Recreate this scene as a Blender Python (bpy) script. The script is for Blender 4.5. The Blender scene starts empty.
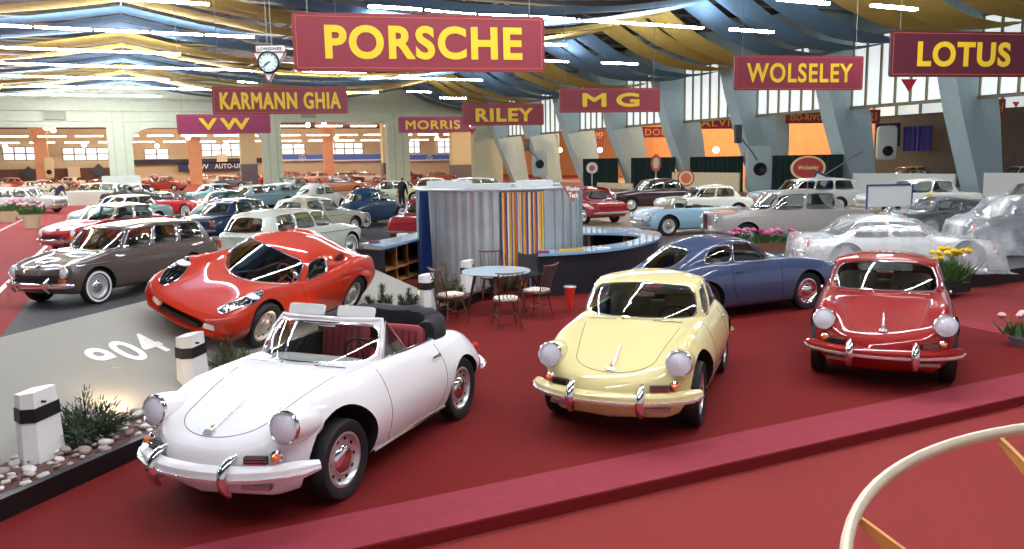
import bpy, bmesh, math, random
from mathutils import Vector, Matrix
from mathutils.bvhtree import BVHTree
random.seed(7)
PI = math.pi
scn = bpy.context.scene
COL = scn.collection
DG = bpy.context.evaluated_depsgraph_get

# ------------------------------------------------------------------ camera
# hall frame: X across the hall, Y down the hall, Z up, carpet of the stage at z = 0
CF, CP, CH, CR, CT = 795.6, .14265, 2.64, -.01985, math.radians(25.4)
cam_d = bpy.data.cameras.new('camera'); cam = bpy.data.objects.new('camera', cam_d); COL.objects.link(cam)
cam_d.sensor_width = 36; cam_d.lens = CF*36/1024; cam_d.clip_start = .05; cam_d.clip_end = 600
cam.matrix_world = (Matrix.Translation((0, 0, CH)) @ Matrix.Rotation(-CT, 4, 'Z') @
                    Matrix.Rotation(PI/2-CP, 4, 'X') @ Matrix.Rotation(CR, 4, 'Z'))
scn.camera = cam

def ray(u, v):
    a, b = u-512, v-274.5
    c, s = math.cos(CR), math.sin(CR)
    a, b = c*a+s*b, -s*a+c*b
    t, q = -b/CF, a/CF
    x, y, z = q, math.cos(CP)+t*math.sin(CP), -math.sin(CP)+t*math.cos(CP)
    c, n = math.cos(CT), math.sin(CT)
    return c*x+n*y, -n*x+c*y, z
def g(u, v, z=0.):
    a, b, c = ray(u, v); k = (z-CH)/c
    return Vector((a*k, b*k, z))
def at_y(u, v, Y):
    a, b, c = ray(u, v); k = Y/b
    return Vector((a*k, Y, CH+c*k))
def at_x(u, v, X):
    a, b, c = ray(u, v); k = X/a
    return Vector((X, b*k, CH+c*k))
def at_d(u, v, d):
    a, b, c = ray(u, v)
    return Vector((a*d, b*d, CH+c*d))

# ------------------------------------------------------------------ materials
def lin(c):
    if isinstance(c, str): c = tuple(int(c[i:i+2], 16)/255 for i in (0, 2, 4))
    return tuple((x/12.92 if x <= .04045 else ((x+.055)/1.055)**2.4) for x in c)+(1,)
MATS = {}
def mat(name, col, rough=.5, metal=0., coat=0., emit=0., noise=0., nscale=20., bump=0., bscale=200., spec=.5, alpha=1., ecol=None, sheen=0., detail=4.):
    if name in MATS: return MATS[name]
    m = bpy.data.materials.new(name); m.use_nodes = True
    nt = m.node_tree; p = nt.nodes['Principled BSDF']; c = lin(col)
    p.inputs['Base Color'].default_value = c; p.inputs['Roughness'].default_value = rough
    p.inputs['Metallic'].default_value = metal; p.inputs['Coat Weight'].default_value = coat
    p.inputs['Coat Roughness'].default_value = .03; p.inputs['Specular IOR Level'].default_value = spec
    if emit:
        p.inputs['Emission Color'].default_value = lin(ecol) if ecol else c
        p.inputs['Emission Strength'].default_value = emit
    if sheen: p.inputs['Sheen Weight'].default_value = sheen
    if alpha < 1: p.inputs['Alpha'].default_value = alpha
    if noise:
        tc = nt.nodes.new('ShaderNodeTexCoord'); n = nt.nodes.new('ShaderNodeTexNoise'); n.inputs['Scale'].default_value = nscale; n.inputs['Detail'].default_value = detail
        r = nt.nodes.new('ShaderNodeValToRGB')
        r.color_ramp.elements[0].position = .3; r.color_ramp.elements[1].position = .7
        r.color_ramp.elements[0].color = tuple(max(0, x*(1-noise)) for x in c[:3])+(1,)
        r.color_ramp.elements[1].color = tuple(min(1, x*(1+noise)) for x in c[:3])+(1,)
        nt.links.new(tc.outputs['Object'], n.inputs['Vector']); nt.links.new(n.outputs['Fac'], r.inputs['Fac']); nt.links.new(r.outputs['Color'], p.inputs['Base Color'])
    if bump:
        tc = nt.nodes.new('ShaderNodeTexCoord'); n = nt.nodes.new('ShaderNodeTexNoise'); n.inputs['Scale'].default_value = bscale; n.inputs['Detail'].default_value = 3
        b = nt.nodes.new('ShaderNodeBump'); b.inputs['Strength'].default_value = bump; b.inputs['Distance'].default_value = .02
        nt.links.new(tc.outputs['Object'], n.inputs['Vector']); nt.links.new(n.outputs['Fac'], b.inputs['Height']); nt.links.new(b.outputs['Normal'], p.inputs['Normal'])
    MATS[name] = m; return m
def paint(hexc, rough=.35):
    return mat('car_paint_'+hexc, hexc, .5, coat=1., spec=.15)
def glass(name, tint, refl=.10, base=.9):
    if name in MATS: return MATS[name]
    m = bpy.data.materials.new(name); m.use_nodes = True; nt = m.node_tree; nt.nodes.clear()
    o = nt.nodes.new('ShaderNodeOutputMaterial'); t = nt.nodes.new('ShaderNodeBsdfTransparent'); gl = nt.nodes.new('ShaderNodeBsdfGlossy')
    lw = nt.nodes.new('ShaderNodeLayerWeight'); lw.inputs['Blend'].default_value = .5; fr = nt.nodes.new('ShaderNodeMath'); fr.operation = 'POWER'; fr.inputs[1].default_value = 4.; nt.links.new(lw.outputs['Facing'], fr.inputs[0])
    ad = nt.nodes.new('ShaderNodeMath'); ad.operation = 'ADD'; ad.use_clamp = True; ad.inputs[1].default_value = refl+.035
    mx = nt.nodes.new('ShaderNodeMixShader'); c = lin(tint)
    t.inputs['Color'].default_value = tuple(x*base for x in c[:3])+(1,); gl.inputs['Roughness'].default_value = .03; gl.inputs['Color'].default_value = (1, 1, 1, 1)
    nt.links.new(fr.outputs[0], ad.inputs[0]); nt.links.new(ad.outputs[0], mx.inputs[0]); nt.links.new(t.outputs[0], mx.inputs[1]); nt.links.new(gl.outputs[0], mx.inputs[2]); nt.links.new(mx.outputs[0], o.inputs[0])
    MATS[name] = m; return m
CHROME = mat('chrome', 'eeeef0', .14, 1.)
SATIN = mat('satin_metal', 'b9babc', .35, 1.)
RIM = mat('rim_enamel', 'c9c8c6', .35, .4, coat=.5)
RIM2 = mat('brushed_rim', 'd8d4d4', .32, .75)
TYRE = mat('tyre_rubber', '17171a', .7, bump=.3, bscale=120)
DARK = mat('dark_underside', '0c0b0b', .9)
INT = mat('dark_upholstery', '3d302a', .7)
INTRED = mat('red_upholstery', '8f3038', .6)
INTTAN = mat('tan_upholstery', '8c8062', .7)
GLASS = glass('window_glass', 'd8e0da', .03)
GLASSD = glass('smoked_glass', '5a605e', .05)
LENS = glass('lamp_glass', 'fdfdff', -.035, 1.)
TRIMB = mat('polished_trim', 'f0f0f2', .26, .75)
LAMPIN = mat('lamp_reflector', 'ffffff', .35, .0, coat=.3)
ORANGE = mat('orange_lens', 'e0651c', .25, coat=1.)
REDL = mat('red_lens', 'c01d14', .25, coat=1.)
WHITEP = mat('white_plastic', 'e9e9e6', .45)
BLACKP = mat('black_plastic', '101012', .6)
RUBBER = mat('black_rubber', '0e0e0f', .6)

# ------------------------------------------------------------------ mesh helpers
class MB:
    def __init__(s): s.v = []; s.f = []; s.m = []
    def add(s, vs, fs, mi=0):
        o = len(s.v); s.v += [tuple(p) for p in vs]; s.f += [tuple(i+o for i in f) for f in fs]; s.m += [mi]*len(fs); return s
    def box(s, x0, x1, y0, y1, z0, z1, mi=0, M=None):
        vs = [Vector((x, y, z)) for x in (x0, x1) for y in (y0, y1) for z in (z0, z1)]
        if M is not None: vs = [M @ p for p in vs]
        return s.add(vs, [(0, 1, 3, 2), (4, 6, 7, 5), (0, 4, 5, 1), (2, 3, 7, 6), (0, 2, 6, 4), (1, 5, 7, 3)], mi)
    def grid(s, rows, mi=0, closed=False, cap=False, flip=False):
        n = len(rows[0]); vs = [p for r in rows for p in r]; fs = []
        for i in range(len(rows)-1):
            for j in range(n if closed else n-1):
                k = (j+1) % n; q = (i*n+j, i*n+k, (i+1)*n+k, (i+1)*n+j)
                fs.append(q[::-1] if flip else q)
        if cap:
            a = tuple(range(n)); b = tuple((len(rows)-1)*n+j for j in range(n))
            fs += [a if flip else a[::-1], b[::-1] if flip else b]
        return s.add(vs, fs, mi)
    def tube(s, pts, r, n=8, closed=False, mi=0, cap=True, flat=None):
        pts = [Vector(p) for p in pts]; N = len(pts); rows = []; up = Vector((0, 0, 1)); prev = None
        for i, p in enumerate(pts):
            if closed: d = pts[(i+1) % N]-pts[i-1]
            else: d = pts[min(i+1, N-1)]-pts[max(i-1, 0)]
            d = d.normalized() if d.length > 1e-9 else Vector((0, 0, 1))
            if prev is None:
                a = d.cross(up);  a = d.cross(Vector((1, 0, 0))) if a.length < .1 else a
            else: a = prev-d*prev.dot(d)
            a.normalize(); prev = a; b = d.cross(a)
            rr = r[i] if isinstance(r, (list, tuple)) else r
            fl = flat or 1
            rows.append([p+a*rr*math.cos(t)+b*rr*fl*math.sin(t) for t in (2*PI*k/n for k in range(n))])
        if closed: rows.append(rows[0])
        return s.grid(rows, mi, closed=True, cap=(cap and not closed))
    def cyl(s, p, q, r, n=12, mi=0, r2=None):
        return s.tube([p, q], [r, r if r2 is None else r2], n, mi=mi)
    def lathe(s, prof, n=24, M=None, mi=0, cap=False):  # profile (r, z) about local z
        rows = [[Vector((r*math.cos(2*PI*k/n), r*math.sin(2*PI*k/n), z)) for k in range(n)] for r, z in prof]
        if M is not None: rows = [[M @ p for p in r] for r in rows]
        return s.grid(rows, mi, closed=True, cap=cap)
    def prism(s, poly, z0, z1, mi=0, M=None):
        n = len(poly); vs = [Vector((x, y, z0)) for x, y in poly]+[Vector((x, y, z1)) for x, y in poly]
        if M is not None: vs = [M @ p for p in vs]
        return s.add(vs, [tuple(range(n))[::-1], tuple(range(n, 2*n))]+[(i, (i+1) % n, n+(i+1) % n, n+i) for i in range(n)], mi)
    def ball(s, c, rx, ry=None, rz=None, n=10, m=8, mi=0, M=None, e=1.):
        ry = ry or rx; rz = rz or rx; rows = []
        sp = lambda a, e: math.copysign(abs(a)**e, a)
        for i in range(m+1):
            ph = -PI/2+PI*i/m; cz, sz = sp(math.cos(ph), e), sp(math.sin(ph), e)
            rr = [Vector((rx*max(cz, 1e-3)*sp(math.cos(2*PI*k/n), e), ry*max(cz, 1e-3)*sp(math.sin(2*PI*k/n), e), rz*sz)) for k in range(n)]
            if M is not None: rr = [M @ p for p in rr]
            rows.append([p+Vector(c) for p in rr])
        return s.grid(rows, mi, closed=True, cap=True)
    def rbox(s, c, sx, sy, sz, mi=0, M=None, e=.35, n=20, m=12):   # cushion-like box with rounded edges
        return s.ball(c, sx/2, sy/2, sz/2, n, m, mi, M, e)
    def mesh(s, name):
        me = bpy.data.meshes.new(name); me.from_pydata(s.v, [], s.f); me.validate(); return me

def prep(me, mats, mi=None, smooth=True, angle=40, weld=0):
    for m in (mats if isinstance(mats, (list, tuple)) else [mats]): me.materials.append(m)
    if mi is not None and len(mi) == len(me.polygons): me.polygons.foreach_set('material_index', mi)
    if weld or True:
        bm = bmesh.new(); bm.from_mesh(me)
        if weld: bmesh.ops.remove_doubles(bm, verts=bm.verts, dist=weld)
        bmesh.ops.recalc_face_normals(bm, faces=bm.faces); bm.to_mesh(me); bm.free()
    me.polygons.foreach_set('use_smooth', [smooth]*len(me.polygons))
    if smooth: me.set_sharp_from_angle(angle=math.radians(angle))
    me.update(); return me
def obj(name, mb, mats, parent=None, smooth=True, angle=40, weld=0, label=None):
    me = prep(mb.mesh(name), mats, mb.m, smooth, angle, weld)
    o = bpy.data.objects.new(name, me); COL.objects.link(o)
    if parent: o.parent = parent
    if label: o['label'] = label
    return o
def tag(o, label, cat, group=None, kind=None):
    if label: o['label'] = label
    if cat: o['category'] = cat
    if group: o['group'] = group
    if kind: o['kind'] = kind
    return o
def thing(name, label, cat, loc=(0, 0, 0), rz=0., group=None):
    o = bpy.data.objects.new(name, None); COL.objects.link(o); o.empty_display_size = .1
    o.location = loc; o.rotation_euler = (0, 0, rz)
    return tag(o, label, cat, group)
def struct(name, mb, mats, **k):
    o = obj(name, mb, mats, **k); o['kind'] = 'structure'; return o
def copy_tree(o, parent=None, swap=None):
    c = o.copy(); COL.objects.link(c); c.parent = parent
    if swap and c.type == 'MESH' and any(m in swap for m in c.data.materials):
        c.data = c.data.copy()
        for i, m in enumerate(c.data.materials):
            if m in swap: c.data.materials[i] = swap[m]
    for ch in list(o.children): copy_tree(ch, c, swap)
    return c
def lerp(a, b, t): return a+(b-a)*t
def pchip(xs, ys, x):
    n = len(xs)
    if x <= xs[0]: return ys[0]
    if x >= xs[-1]: return ys[-1]
    i = max(k for k in range(n-1) if xs[k] <= x)
    def sl(k):
        if k <= 0 or k >= n-1: return (ys[1]-ys[0])/(xs[1]-xs[0]) if k <= 0 else (ys[-1]-ys[-2])/(xs[-1]-xs[-2])
        h0, h1 = xs[k]-xs[k-1], xs[k+1]-xs[k]; d0, d1 = (ys[k]-ys[k-1])/h0, (ys[k+1]-ys[k])/h1
        if d0*d1 <= 0: return 0.
        w1, w2 = 2*h1+h0, h1+2*h0; return (w1+w2)/(w1/d0+w2/d1)
    h = xs[i+1]-xs[i]; t = (x-xs[i])/h
    return ((1+2*t)*(1-t)**2*ys[i]+t*(1-t)**2*h*sl(i)+t*t*(3-2*t)*ys[i+1]+t*t*(t-1)*h*sl(i+1))
def catmull(P, t):   # centripetal-like through list of Vectors; t in 0..len-1
    n = len(P); i = min(int(t), n-2); u = t-i
    p1, p2 = P[i], P[i+1]; p0 = P[i-1] if i > 0 else p1*2-p2; p3 = P[i+2] if i+2 < n else p2*2-p1
    d0, d1, d2 = [max((a-b).length, 1e-4)**.5 for a, b in ((p1, p0), (p2, p1), (p3, p2))]
    m1 = (p2-p1)+((p1-p0)/d0-(p2-p0)/(d0+d1))*d1
    m2 = (p2-p1)+((p3-p2)/d2-(p3-p1)/(d1+d2))*d1
    return p1*(2*u**3-3*u*u+1)+m1*(u**3-2*u*u+u)+p2*(3*u*u-2*u**3)+m2*(u**3-u*u)

# ------------------------------------------------------------------ car builder
def body_loft(T, N=56, seg=(1, 2, 4, 6, 5, 5), pw=2.4):
    """rows of T: x, zb, ws, wm, zm, wt, zt, wv, zv, zc, bow (x forward)"""
    T = sorted(T); xs = [r[0] for r in T]; cols = list(zip(*T))
    X = sorted(set([xs[0]+(xs[-1]-xs[0])*i/N for i in range(N+1)]+[xs[0]+d for d in (.02, .05, .1)]+[xs[-1]-d for d in (.015, .035, .07, .11)]))
    rows = []
    for x in X:
        zb, ws, wm, zm, wt, zt, wv, zv, zc, bow = [pchip(xs, c, x) for c in cols[1:]]
        P = [Vector(p) for p in ((0, zb), (ws*.88, zb), (ws, zb+.05), (wm, zm), (wt, zt), (wv, zv), (0, zc))]
        Q = [Vector((-P[1].x, P[1].y))]+P+[Vector((-P[5].x, P[5].y))]
        half = []
        for k, m in enumerate(seg):
            for j in range(m):
                half.append(P[0].lerp(P[1], j/m) if k == 0 else catmull(Q, 1+k+j/m))
        half.append(P[-1])
        half[0].x = 0; half[-1].x = 0
        ring = half+[Vector((-p.x, p.y)) for p in half[-2:0:-1]]
        W = max(wm, .05)
        rows.append([Vector((x-bow*min(1.2, abs(p.x)/W)**pw, p.x, p.y)) for p in ring])
    mb = MB(); mb.grid(rows, closed=True, cap=True, flip=True)
    return mb
class Cabin:
    def __init__(s, belt, roof, crown, bulge=.03, n=7):
        s.B = [Vector(p) for p in belt]; s.R = [Vector(p) for p in roof]; s.K = len(belt)-1; s.crown = crown; s.bulge = bulge; s.n = n
        mir = lambda L: [Vector((p.x, -p.y, p.z)) for p in L]
        s.BL = mir(s.B[2:0:-1])+s.B+mir(s.B[-2:-4:-1]); s.RL = mir(s.R[2:0:-1])+s.R+mir(s.R[-2:-4:-1])
    def _l(s, L, t):
        t = (t+s.K) % (2*s.K)-s.K; sg = 1
        if t < 0: t, sg = -t, -1
        p = catmull(L, t+2); p = p.copy()
        if t in (0, s.K): p.y = 0
        p.y *= sg; return p
    def S(s, t, h):
        b, r = s._l(s.BL, t), s._l(s.RL, t); p = b.lerp(r, h)
        c = Vector(((s.B[0].x+s.B[-1].x)/2, 0, p.z)); d = (b-c); d.z = 0
        L = s.B[0].x-s.B[-1].x
        d = Vector((d.x/(L*L)*4, d.y*2.5, 0)); d.normalize()
        return p+d*(s.bulge*4*h*(1-h))
    def panel(s, ta, tb, frame, win=None, n=None):
        """win = (ml, mr, mb, mt, rad) in fractions of the panel; returns glass MB and outline"""
        n = n or s.n*max(1, round(abs(tb-ta)))
        top = [(ta+(tb-ta)*i/n, 1.) for i in range(n+1)]; bot = [(ta+(tb-ta)*i/n, 0.) for i in range(n, -1, -1)]; m = 6
        right = [(tb, 1-i/m) for i in range(1, m)]; left = [(ta, i/m) for i in range(1, m)]
        outer = top+right+bot+left
        if not win:
            frame.grid([[s.S(ta+(tb-ta)*i/n, j/m) for i in range(n+1)] for j in range(m+1)], flip=True); return None, None
        ml, mr, mbm, mt, rad = win
        a0, a1, h0, h1 = ta+(tb-ta)*ml, tb-(tb-ta)*mr, mbm, 1-mt
        cx, cy = (a0+a1)/2, (h0+h1)/2; hx, hy = (a1-a0)/2, (h1-h0)/2
        inner = []
        for (t, h) in outer:
            ux = (t-(ta+tb)/2)/((tb-ta)/2); uy = (h-.5)/.5      # on unit square boundary
            # superellipse-round the corners
            e = rad; q = (abs(ux)**e+abs(uy)**e)**(1/e)
            inner.append((cx+hx*ux/q, cy+hy*uy/q))
        O = [s.S(*p) for p in outer]; I = [s.S(*p) for p in inner]
        frame.grid([O+[O[0]], I+[I[0]]], flip=False)
        gl = MB(); rows = []
        for k in range(9):
            f = 1-k/9; rows.append([s.S(cx+(t-cx)*f, cy+(h-cy)*f) for t, h in inner])
        ctr = s.S(cx, cy); gl.grid(rows, closed=True); N = len(inner); o = len(gl.v); gl.v.append(tuple(ctr))
        for j in range(N): gl.f.append((8*N+j, 8*N+(j+1) % N, o)); gl.m.append(0)
        return gl, I
    def roof(s, frame, parts):
        rings = 6
        ts = []
        for ta, tb in parts:
            n = s.n*max(1, round(abs(tb-ta))); ts += [ta+(tb-ta)*i/n for i in range(n)]
        L = [s._l(s.RL, t) for t in ts]
        cx = sum(p.x for p in L)/len(L); rows = []
        for k in range(rings+1):
            f = 1-k/rings*.98
            rows.append([Vector((cx+(p.x-cx)*f, p.y*f, lerp(p.z, s.crown, 1-f*f))) for p in L])
        frame.grid(rows, closed=True, flip=True); o = len(frame.v); frame.v.append((cx, 0, s.crown)); N = len(L)
        for j in range(N): frame.f.append((o-N+j, o-N+(j+1) % N, o)); frame.m.append(0)
    def outline(s, inset=.06, n=40):
        c = Vector(((s.B[0].x+s.B[-1].x)/2, 0, 0)); out = []
        for i in range(n):
            p = s._l(s.BL, -s.K+2*s.K*(i+.5)/n); d = p-c; d.z = 0; out.append(c+d*(1-inset/max(d.length, .1))*1.)
        return [(p.x, p.y) for p in out]

def boolean(me_obj, cutters):
    for c in cutters:
        c.parent = me_obj.parent; c.matrix_parent_inverse = me_obj.matrix_parent_inverse
        md = me_obj.modifiers.new('b', 'BOOLEAN'); md.operation = 'DIFFERENCE'; md.solver = 'EXACT'; md.object = c
    dg = DG(); dg.update()
    me = bpy.data.meshes.new_from_object(me_obj.evaluated_get(dg)); me_obj.modifiers.clear(); old = me_obj.data; me_obj.data = me; bpy.data.meshes.remove(old)
    for c in cutters: m = c.data; bpy.data.objects.remove(c); bpy.data.meshes.remove(m)
def tmp(mb, mi):
    me = mb.mesh('cut'); 
    for m in (DARK,)*4: me.materials.append(m)
    me.polygons.foreach_set('material_index', [mi]*len(me.polygons))
    bm = bmesh.new(); bm.from_mesh(me); bmesh.ops.recalc_face_normals(bm, faces=bm.faces); bm.to_mesh(me); bm.free()
    o = bpy.data.objects.new('cut', me); COL.objects.link(o); return o
def wheel(root, x, y, r, style, side, lo=False, wt=.16):
    """one wheel: tyre with rim and hubcap as sub-parts; side +1 = left"""
    M = Matrix.Translation((x, y, r)) @ Matrix.Rotation(-PI/2*side, 4, 'X')
    n = 20 if lo else 32
    t = MB(); w = wt/2; ri = .68*r
    t.lathe([(ri, -w*.8), (r*.8, -w), (r*.95, -w), (r, -w*.7), (r, w*.7), (r*.95, w), (r*.8, w*1.05), (ri, w*.75), (ri*.98, w*.3), (ri, -w*.8)], n, M)
    mats = [TYRE]
    if style.get('whitewall'):
        t.lathe([(r*.76, w*1.04), (r*.86, w*1.10), (r*.88, w*1.05)], n, M, mi=1); mats.append(WHITEP)
    wh = obj('wheel', t, mats, root)
    rm = MB(); rm.lathe([(ri*1.02, w*.78), (ri*.93, w*.82), (ri*.86, w*.5), (ri*.72, w*.35), (ri*.52, w*.5), (ri*.4, w*.5), (.001, w*.5)], n, M)
    obj('rim', rm, style.get('rim', CHROME), wh)
    if not lo and style.get('slots'):
        sl = MB()
        for k in range(10):
            a = 2*PI*k/10; K = M @ Matrix.Rotation(a, 4, 'Z')
            sl.box(ri*.70, ri*.80, -.014, .014, w*.40, w*.46, M=K)
        obj('slot_pattern', sl, DARK, wh)
    hc = MB(); hc.lathe([(ri*.55, w*.5), (ri*.52, w*.68), (ri*.4, w*.85), (ri*.2, w*.98), (.001, w)], 16 if lo else 24, M)
    obj('hubcap', hc, style.get('cap', CHROME), wh)
    return wh
_lm = LAMPIN.node_tree; _tc = _lm.nodes.new('ShaderNodeTexCoord'); _wv = _lm.nodes.new('ShaderNodeTexWave'); _wv.inputs['Scale'].default_value = 22; _wv.inputs['Distortion'].default_value = 1.5; _wv.bands_direction = 'Y'; _rp = _lm.nodes.new('ShaderNodeValToRGB')
_rp.color_ramp.elements[0].color = lin('d6dde8'); _rp.color_ramp.elements[1].color = lin('ffffff'); _lm.links.new(_tc.outputs['Object'], _wv.inputs['Vector']); _lm.links.new(_wv.outputs['Fac'], _rp.inputs['Fac']); _lm.links.new(_rp.outputs['Color'], _lm.nodes['Principled BSDF'].inputs['Base Color'])  # pale blue bands: lens flutes with bluish reflections put into the colour
def headlight(root, p, r, tilt=.12, yaw=0., body=None, depth=.10, lo=False, ring=CHROME):
    M = Matrix.Translation(p) @ Matrix.Rotation(yaw, 4, 'Z') @ Matrix.Rotation(PI/2-tilt, 4, 'Y')
    n = 16 if lo else 28
    b = MB()
    if body: b.lathe([(r*1.12, 0), (r*1.2, -depth*.35), (r*1.22, -depth), (r*1.1, -depth*2.2)], n, M); bo = obj('headlight', b, body, root)
    else: b.lathe([(r*1.1, .0), (r*1.1, -.03)], n, M); bo = obj('headlight', b, ring, root)
    q = MB(); q.lathe([(r*1.14, -.01), (r*1.14, .012), (r*1.06, .022), (r*.98, .012), (r*.97, 0)], n, M); obj('headlight_ring', q, ring, bo)
    q = MB(); q.lathe([(r, -.002), (r*.8, .016), (r*.4, .030), (.001, .034)], n, M); obj('reflector', q, LAMPIN, bo)
    q = MB(); q.lathe([(r*.99, .008), (r*.8, .03), (r*.5, .045), (.2*r, .05), (.001, .051)], n, M); obj('headlight_glass', q, LENS, bo)
    return bo
def bumper(root, xc, w, z, bow, h=.09, dirn=1, col=None, name='front_bumper', pw=2.2, strip=True, wrap=0., n=22, th=.06, up=.0):
    """curved blade; dirn +1 front, -1 rear"""
    pts = []
    for i in range(n+1):
        y = -1+2*i/n; a = abs(y)
        x = xc-dirn*(bow*a**pw + (wrap*max(0, a-.86)/.14 if wrap else 0)); pts.append(Vector((x, w*y, z+up*a*a)))
    def sect(f0, hs, prof):
        mb = MB(); rows = []
        for i, p in enumerate(pts):
            d = (pts[min(i+1, n)]-pts[max(i-1, 0)]).normalized(); nn = Vector((d.y, -d.x, 0))*dirn*1.
            tf = 1 if 0 < i < n else .6
            rows.append([p+nn*a*tf+Vector((0, 0, b*tf)) for a, b in prof])
        mb.grid(rows, closed=True, cap=True); return mb
    k = sect(0, h, [(0, -h/2), (th*.8, -h*.42), (th, -h*.1), (th*.9, h*.25), (th*.3, h/2), (0, h/2)])
    b = obj(name, k, col or CHROME, root)
    if strip:
        k = sect(0, h, [(th*.8, -h*.30), (th+.018, -h*.26), (th+.02, -h*.08), (th*.9, -h*.04)]); obj('bumper_strip', k, TRIMB, b)
    return b, pts
def bvh_of(o):
    me = o.data; return BVHTree.FromPolygons([v.co for v in me.vertices], [p.vertices for p in me.polygons])
def drape_line(bv, pts, r=.004, top=True, dens=6, lift=0., side=1):
    out = []
    for a, b in zip(pts[:-1], pts[1:]):
        for k in range(dens):
            t = k/dens; q = Vector((lerp(a[0], b[0], t), lerp(a[1], b[1], t)))
            out.append(q)
    out.append(Vector(pts[-1])); P = []
    for q in out:
        if top: h = bv.ray_cast(Vector((q.x, q.y, 3)), Vector((0, 0, -1)))
        else: h = bv.ray_cast(Vector((q.x, 3*side, q.y)), Vector((0, -side, 0)))
        if h[0] is not None: P.append(h[0]+h[1]*lift)
    return P

def make_car(root, sp, lo=False):
    """sp: spec dict. Adds all parts under root, in car coordinates (x forward from front axle)."""
    P = sp['paint']; wb = sp['wb']; tr = sp['track']; r = sp.get('r', .32); seg = sp.get('seg', (1, 2, 4, 6, 5, 5))
    N = 34 if lo else 60
    if lo: seg = (1, 1, 3, 4, 3, 3)
    mb = body_loft(sp['table'], N, seg, sp.get('pw', 2.4))
    body = obj('body', mb, [P, DARK, sp.get('int', INT)], root, weld=1e-4)
    cuts = []
    for x, ra in ((0, sp.get('arch', .365)), (-wb, sp.get('arch_r', .355))):
        for s in (1, -1):
            c = MB(); zo = r+sp.get('arch_dz', .01)*(x == 0); c.cyl((x, s*(tr-.22), zo), (x, s*1.4, zo), ra, 20 if lo else 36); cuts.append(tmp(c, 1))
    cb = sp.get('cabin'); C = None
    if cb:
        C = Cabin(cb['belt'], cb['roof'], cb['crown'], cb.get('bulge', .03), 4 if lo else 7)
        if not sp.get('solid'):
            c = MB(); zt = max(p[2] for p in cb['belt'])+.25; c.prism(C.outline(cb.get('inset', .07)), sp.get('floor', .34), zt); cuts.append(tmp(c, 2))
    elif sp.get('tub'):
        c = MB(); c.prism(sp['tub'], sp.get('floor', .34), 1.4); cuts.append(tmp(c, 2))
    for c in sp.get('cuts', []): cuts.append(tmp(c, 1))
    boolean(body, cuts)
    me = body.data
    while len(me.materials) > 3: me.materials.pop()
    for i, m in enumerate([P, DARK, sp.get('int', INT)]):
        if i < len(me.materials): me.materials[i] = m
        else: me.materials.append(m)
    me.polygons.foreach_set('use_smooth', [True]*len(me.polygons)); me.set_sharp_from_angle(angle=math.radians(38))
    if C and not cb.get('open'):
        fr = MB(); spans = []; wins = []
        for (ta, tb, win, nm) in cb['panels']:
            for sg in ((1, -1) if ta > 0 and tb < C.K else (1,)):
                a, b = (ta, tb) if sg == 1 else (-tb, -ta)
                w = win
                if win and sg == -1: w = (win[1], win[0])+tuple(win[2:])
                gl, I = C.panel(a, b, fr, w); spans.append((a, b))
                if gl: wins.append((gl, I, nm))
        spans.sort(); spans2 = []
        # order spans round the loop from -K
        allp = sorted([((a+C.K) % (2*C.K), a, b) for a, b in spans]); C.roof(fr, [(a, b) for _, a, b in allp])
        f = obj('roof_frame', fr, sp.get('roofpaint', P), root, weld=.004, angle=35)
        for gl, I, nm in wins:
            w = obj(nm, gl, sp.get('glass', GLASS), f)
            if not sp.get('notrim'):
                t = MB(); t.tube(I, .012 if not lo else .016, 5 if lo else 7, closed=True); obj('window_trim', t, sp.get('trim', CHROME), w)
        for (t0, thick) in cb.get('pillars', []):
            for sg in (1, -1):
                pm = MB(); pm.tube([C.S(sg*t0, h/6) for h in range(7)], thick, 6); obj('window_pillar', pm, sp.get('pillar_mat', P), f)
    ws = sp.get('wheel', {})
    for x in (0, -wb):
        for s in (1, -1):
            if lo and s in sp.get('skip', ()): continue
            wheel(root, x, s*(tr-.005), r, ws, s, lo)
    return body, C

def seat(root, x, y, mat_, z=.42, tilt=.18, w=.5, h=.5, name='seat', ribs=0):
    b = MB(); b.rbox((x, y, z), .52, w, .18)
    M = Matrix.Translation((x-.25, y, z+h/2)) @ Matrix.Rotation(-tilt, 4, 'Y')
    b.rbox((0, 0, 0), .14, w, h); 
    n = len(b.v)//2; b.v[n:] = [tuple(M @ Vector(p)) for p in b.v[n:]]
    s = obj(name, b, mat_, root)
    if ribs:
        q = MB()
        for k in range(ribs):
            yy = -w*.36+w*.72*k/(ribs-1)
            q.tube([M @ Vector((.072, yy, -h*.3)), M @ Vector((.076, yy, 0)), M @ Vector((.07, yy, h*.38))], .009, 5)
        obj('seat_rib', q, mat('dark_red_piping', '4e1820', .6), s)
    return s
def steering(root, x, y, z, r=.19, m=None):
    M = Matrix.Translation((x, y, z)) @ Matrix.Rotation(-1.15, 4, 'Y')
    t = MB(); t.tube([M @ Vector((r*math.cos(2*PI*k/24), r*math.sin(2*PI*k/24), 0)) for k in range(24)], .012, 6, closed=True)
    for a in (0, 2.1, 4.2): t.tube([M @ Vector((0, 0, -.02)), M @ Vector((r*math.cos(a), r*math.sin(a), 0))], .008, 5)
    t.tube([M @ Vector((0, 0, -.02)), M @ Vector((0, 0, -.35))], .016, 6)
    return obj('steering_wheel', t, m or BLACKP, root)

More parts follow.
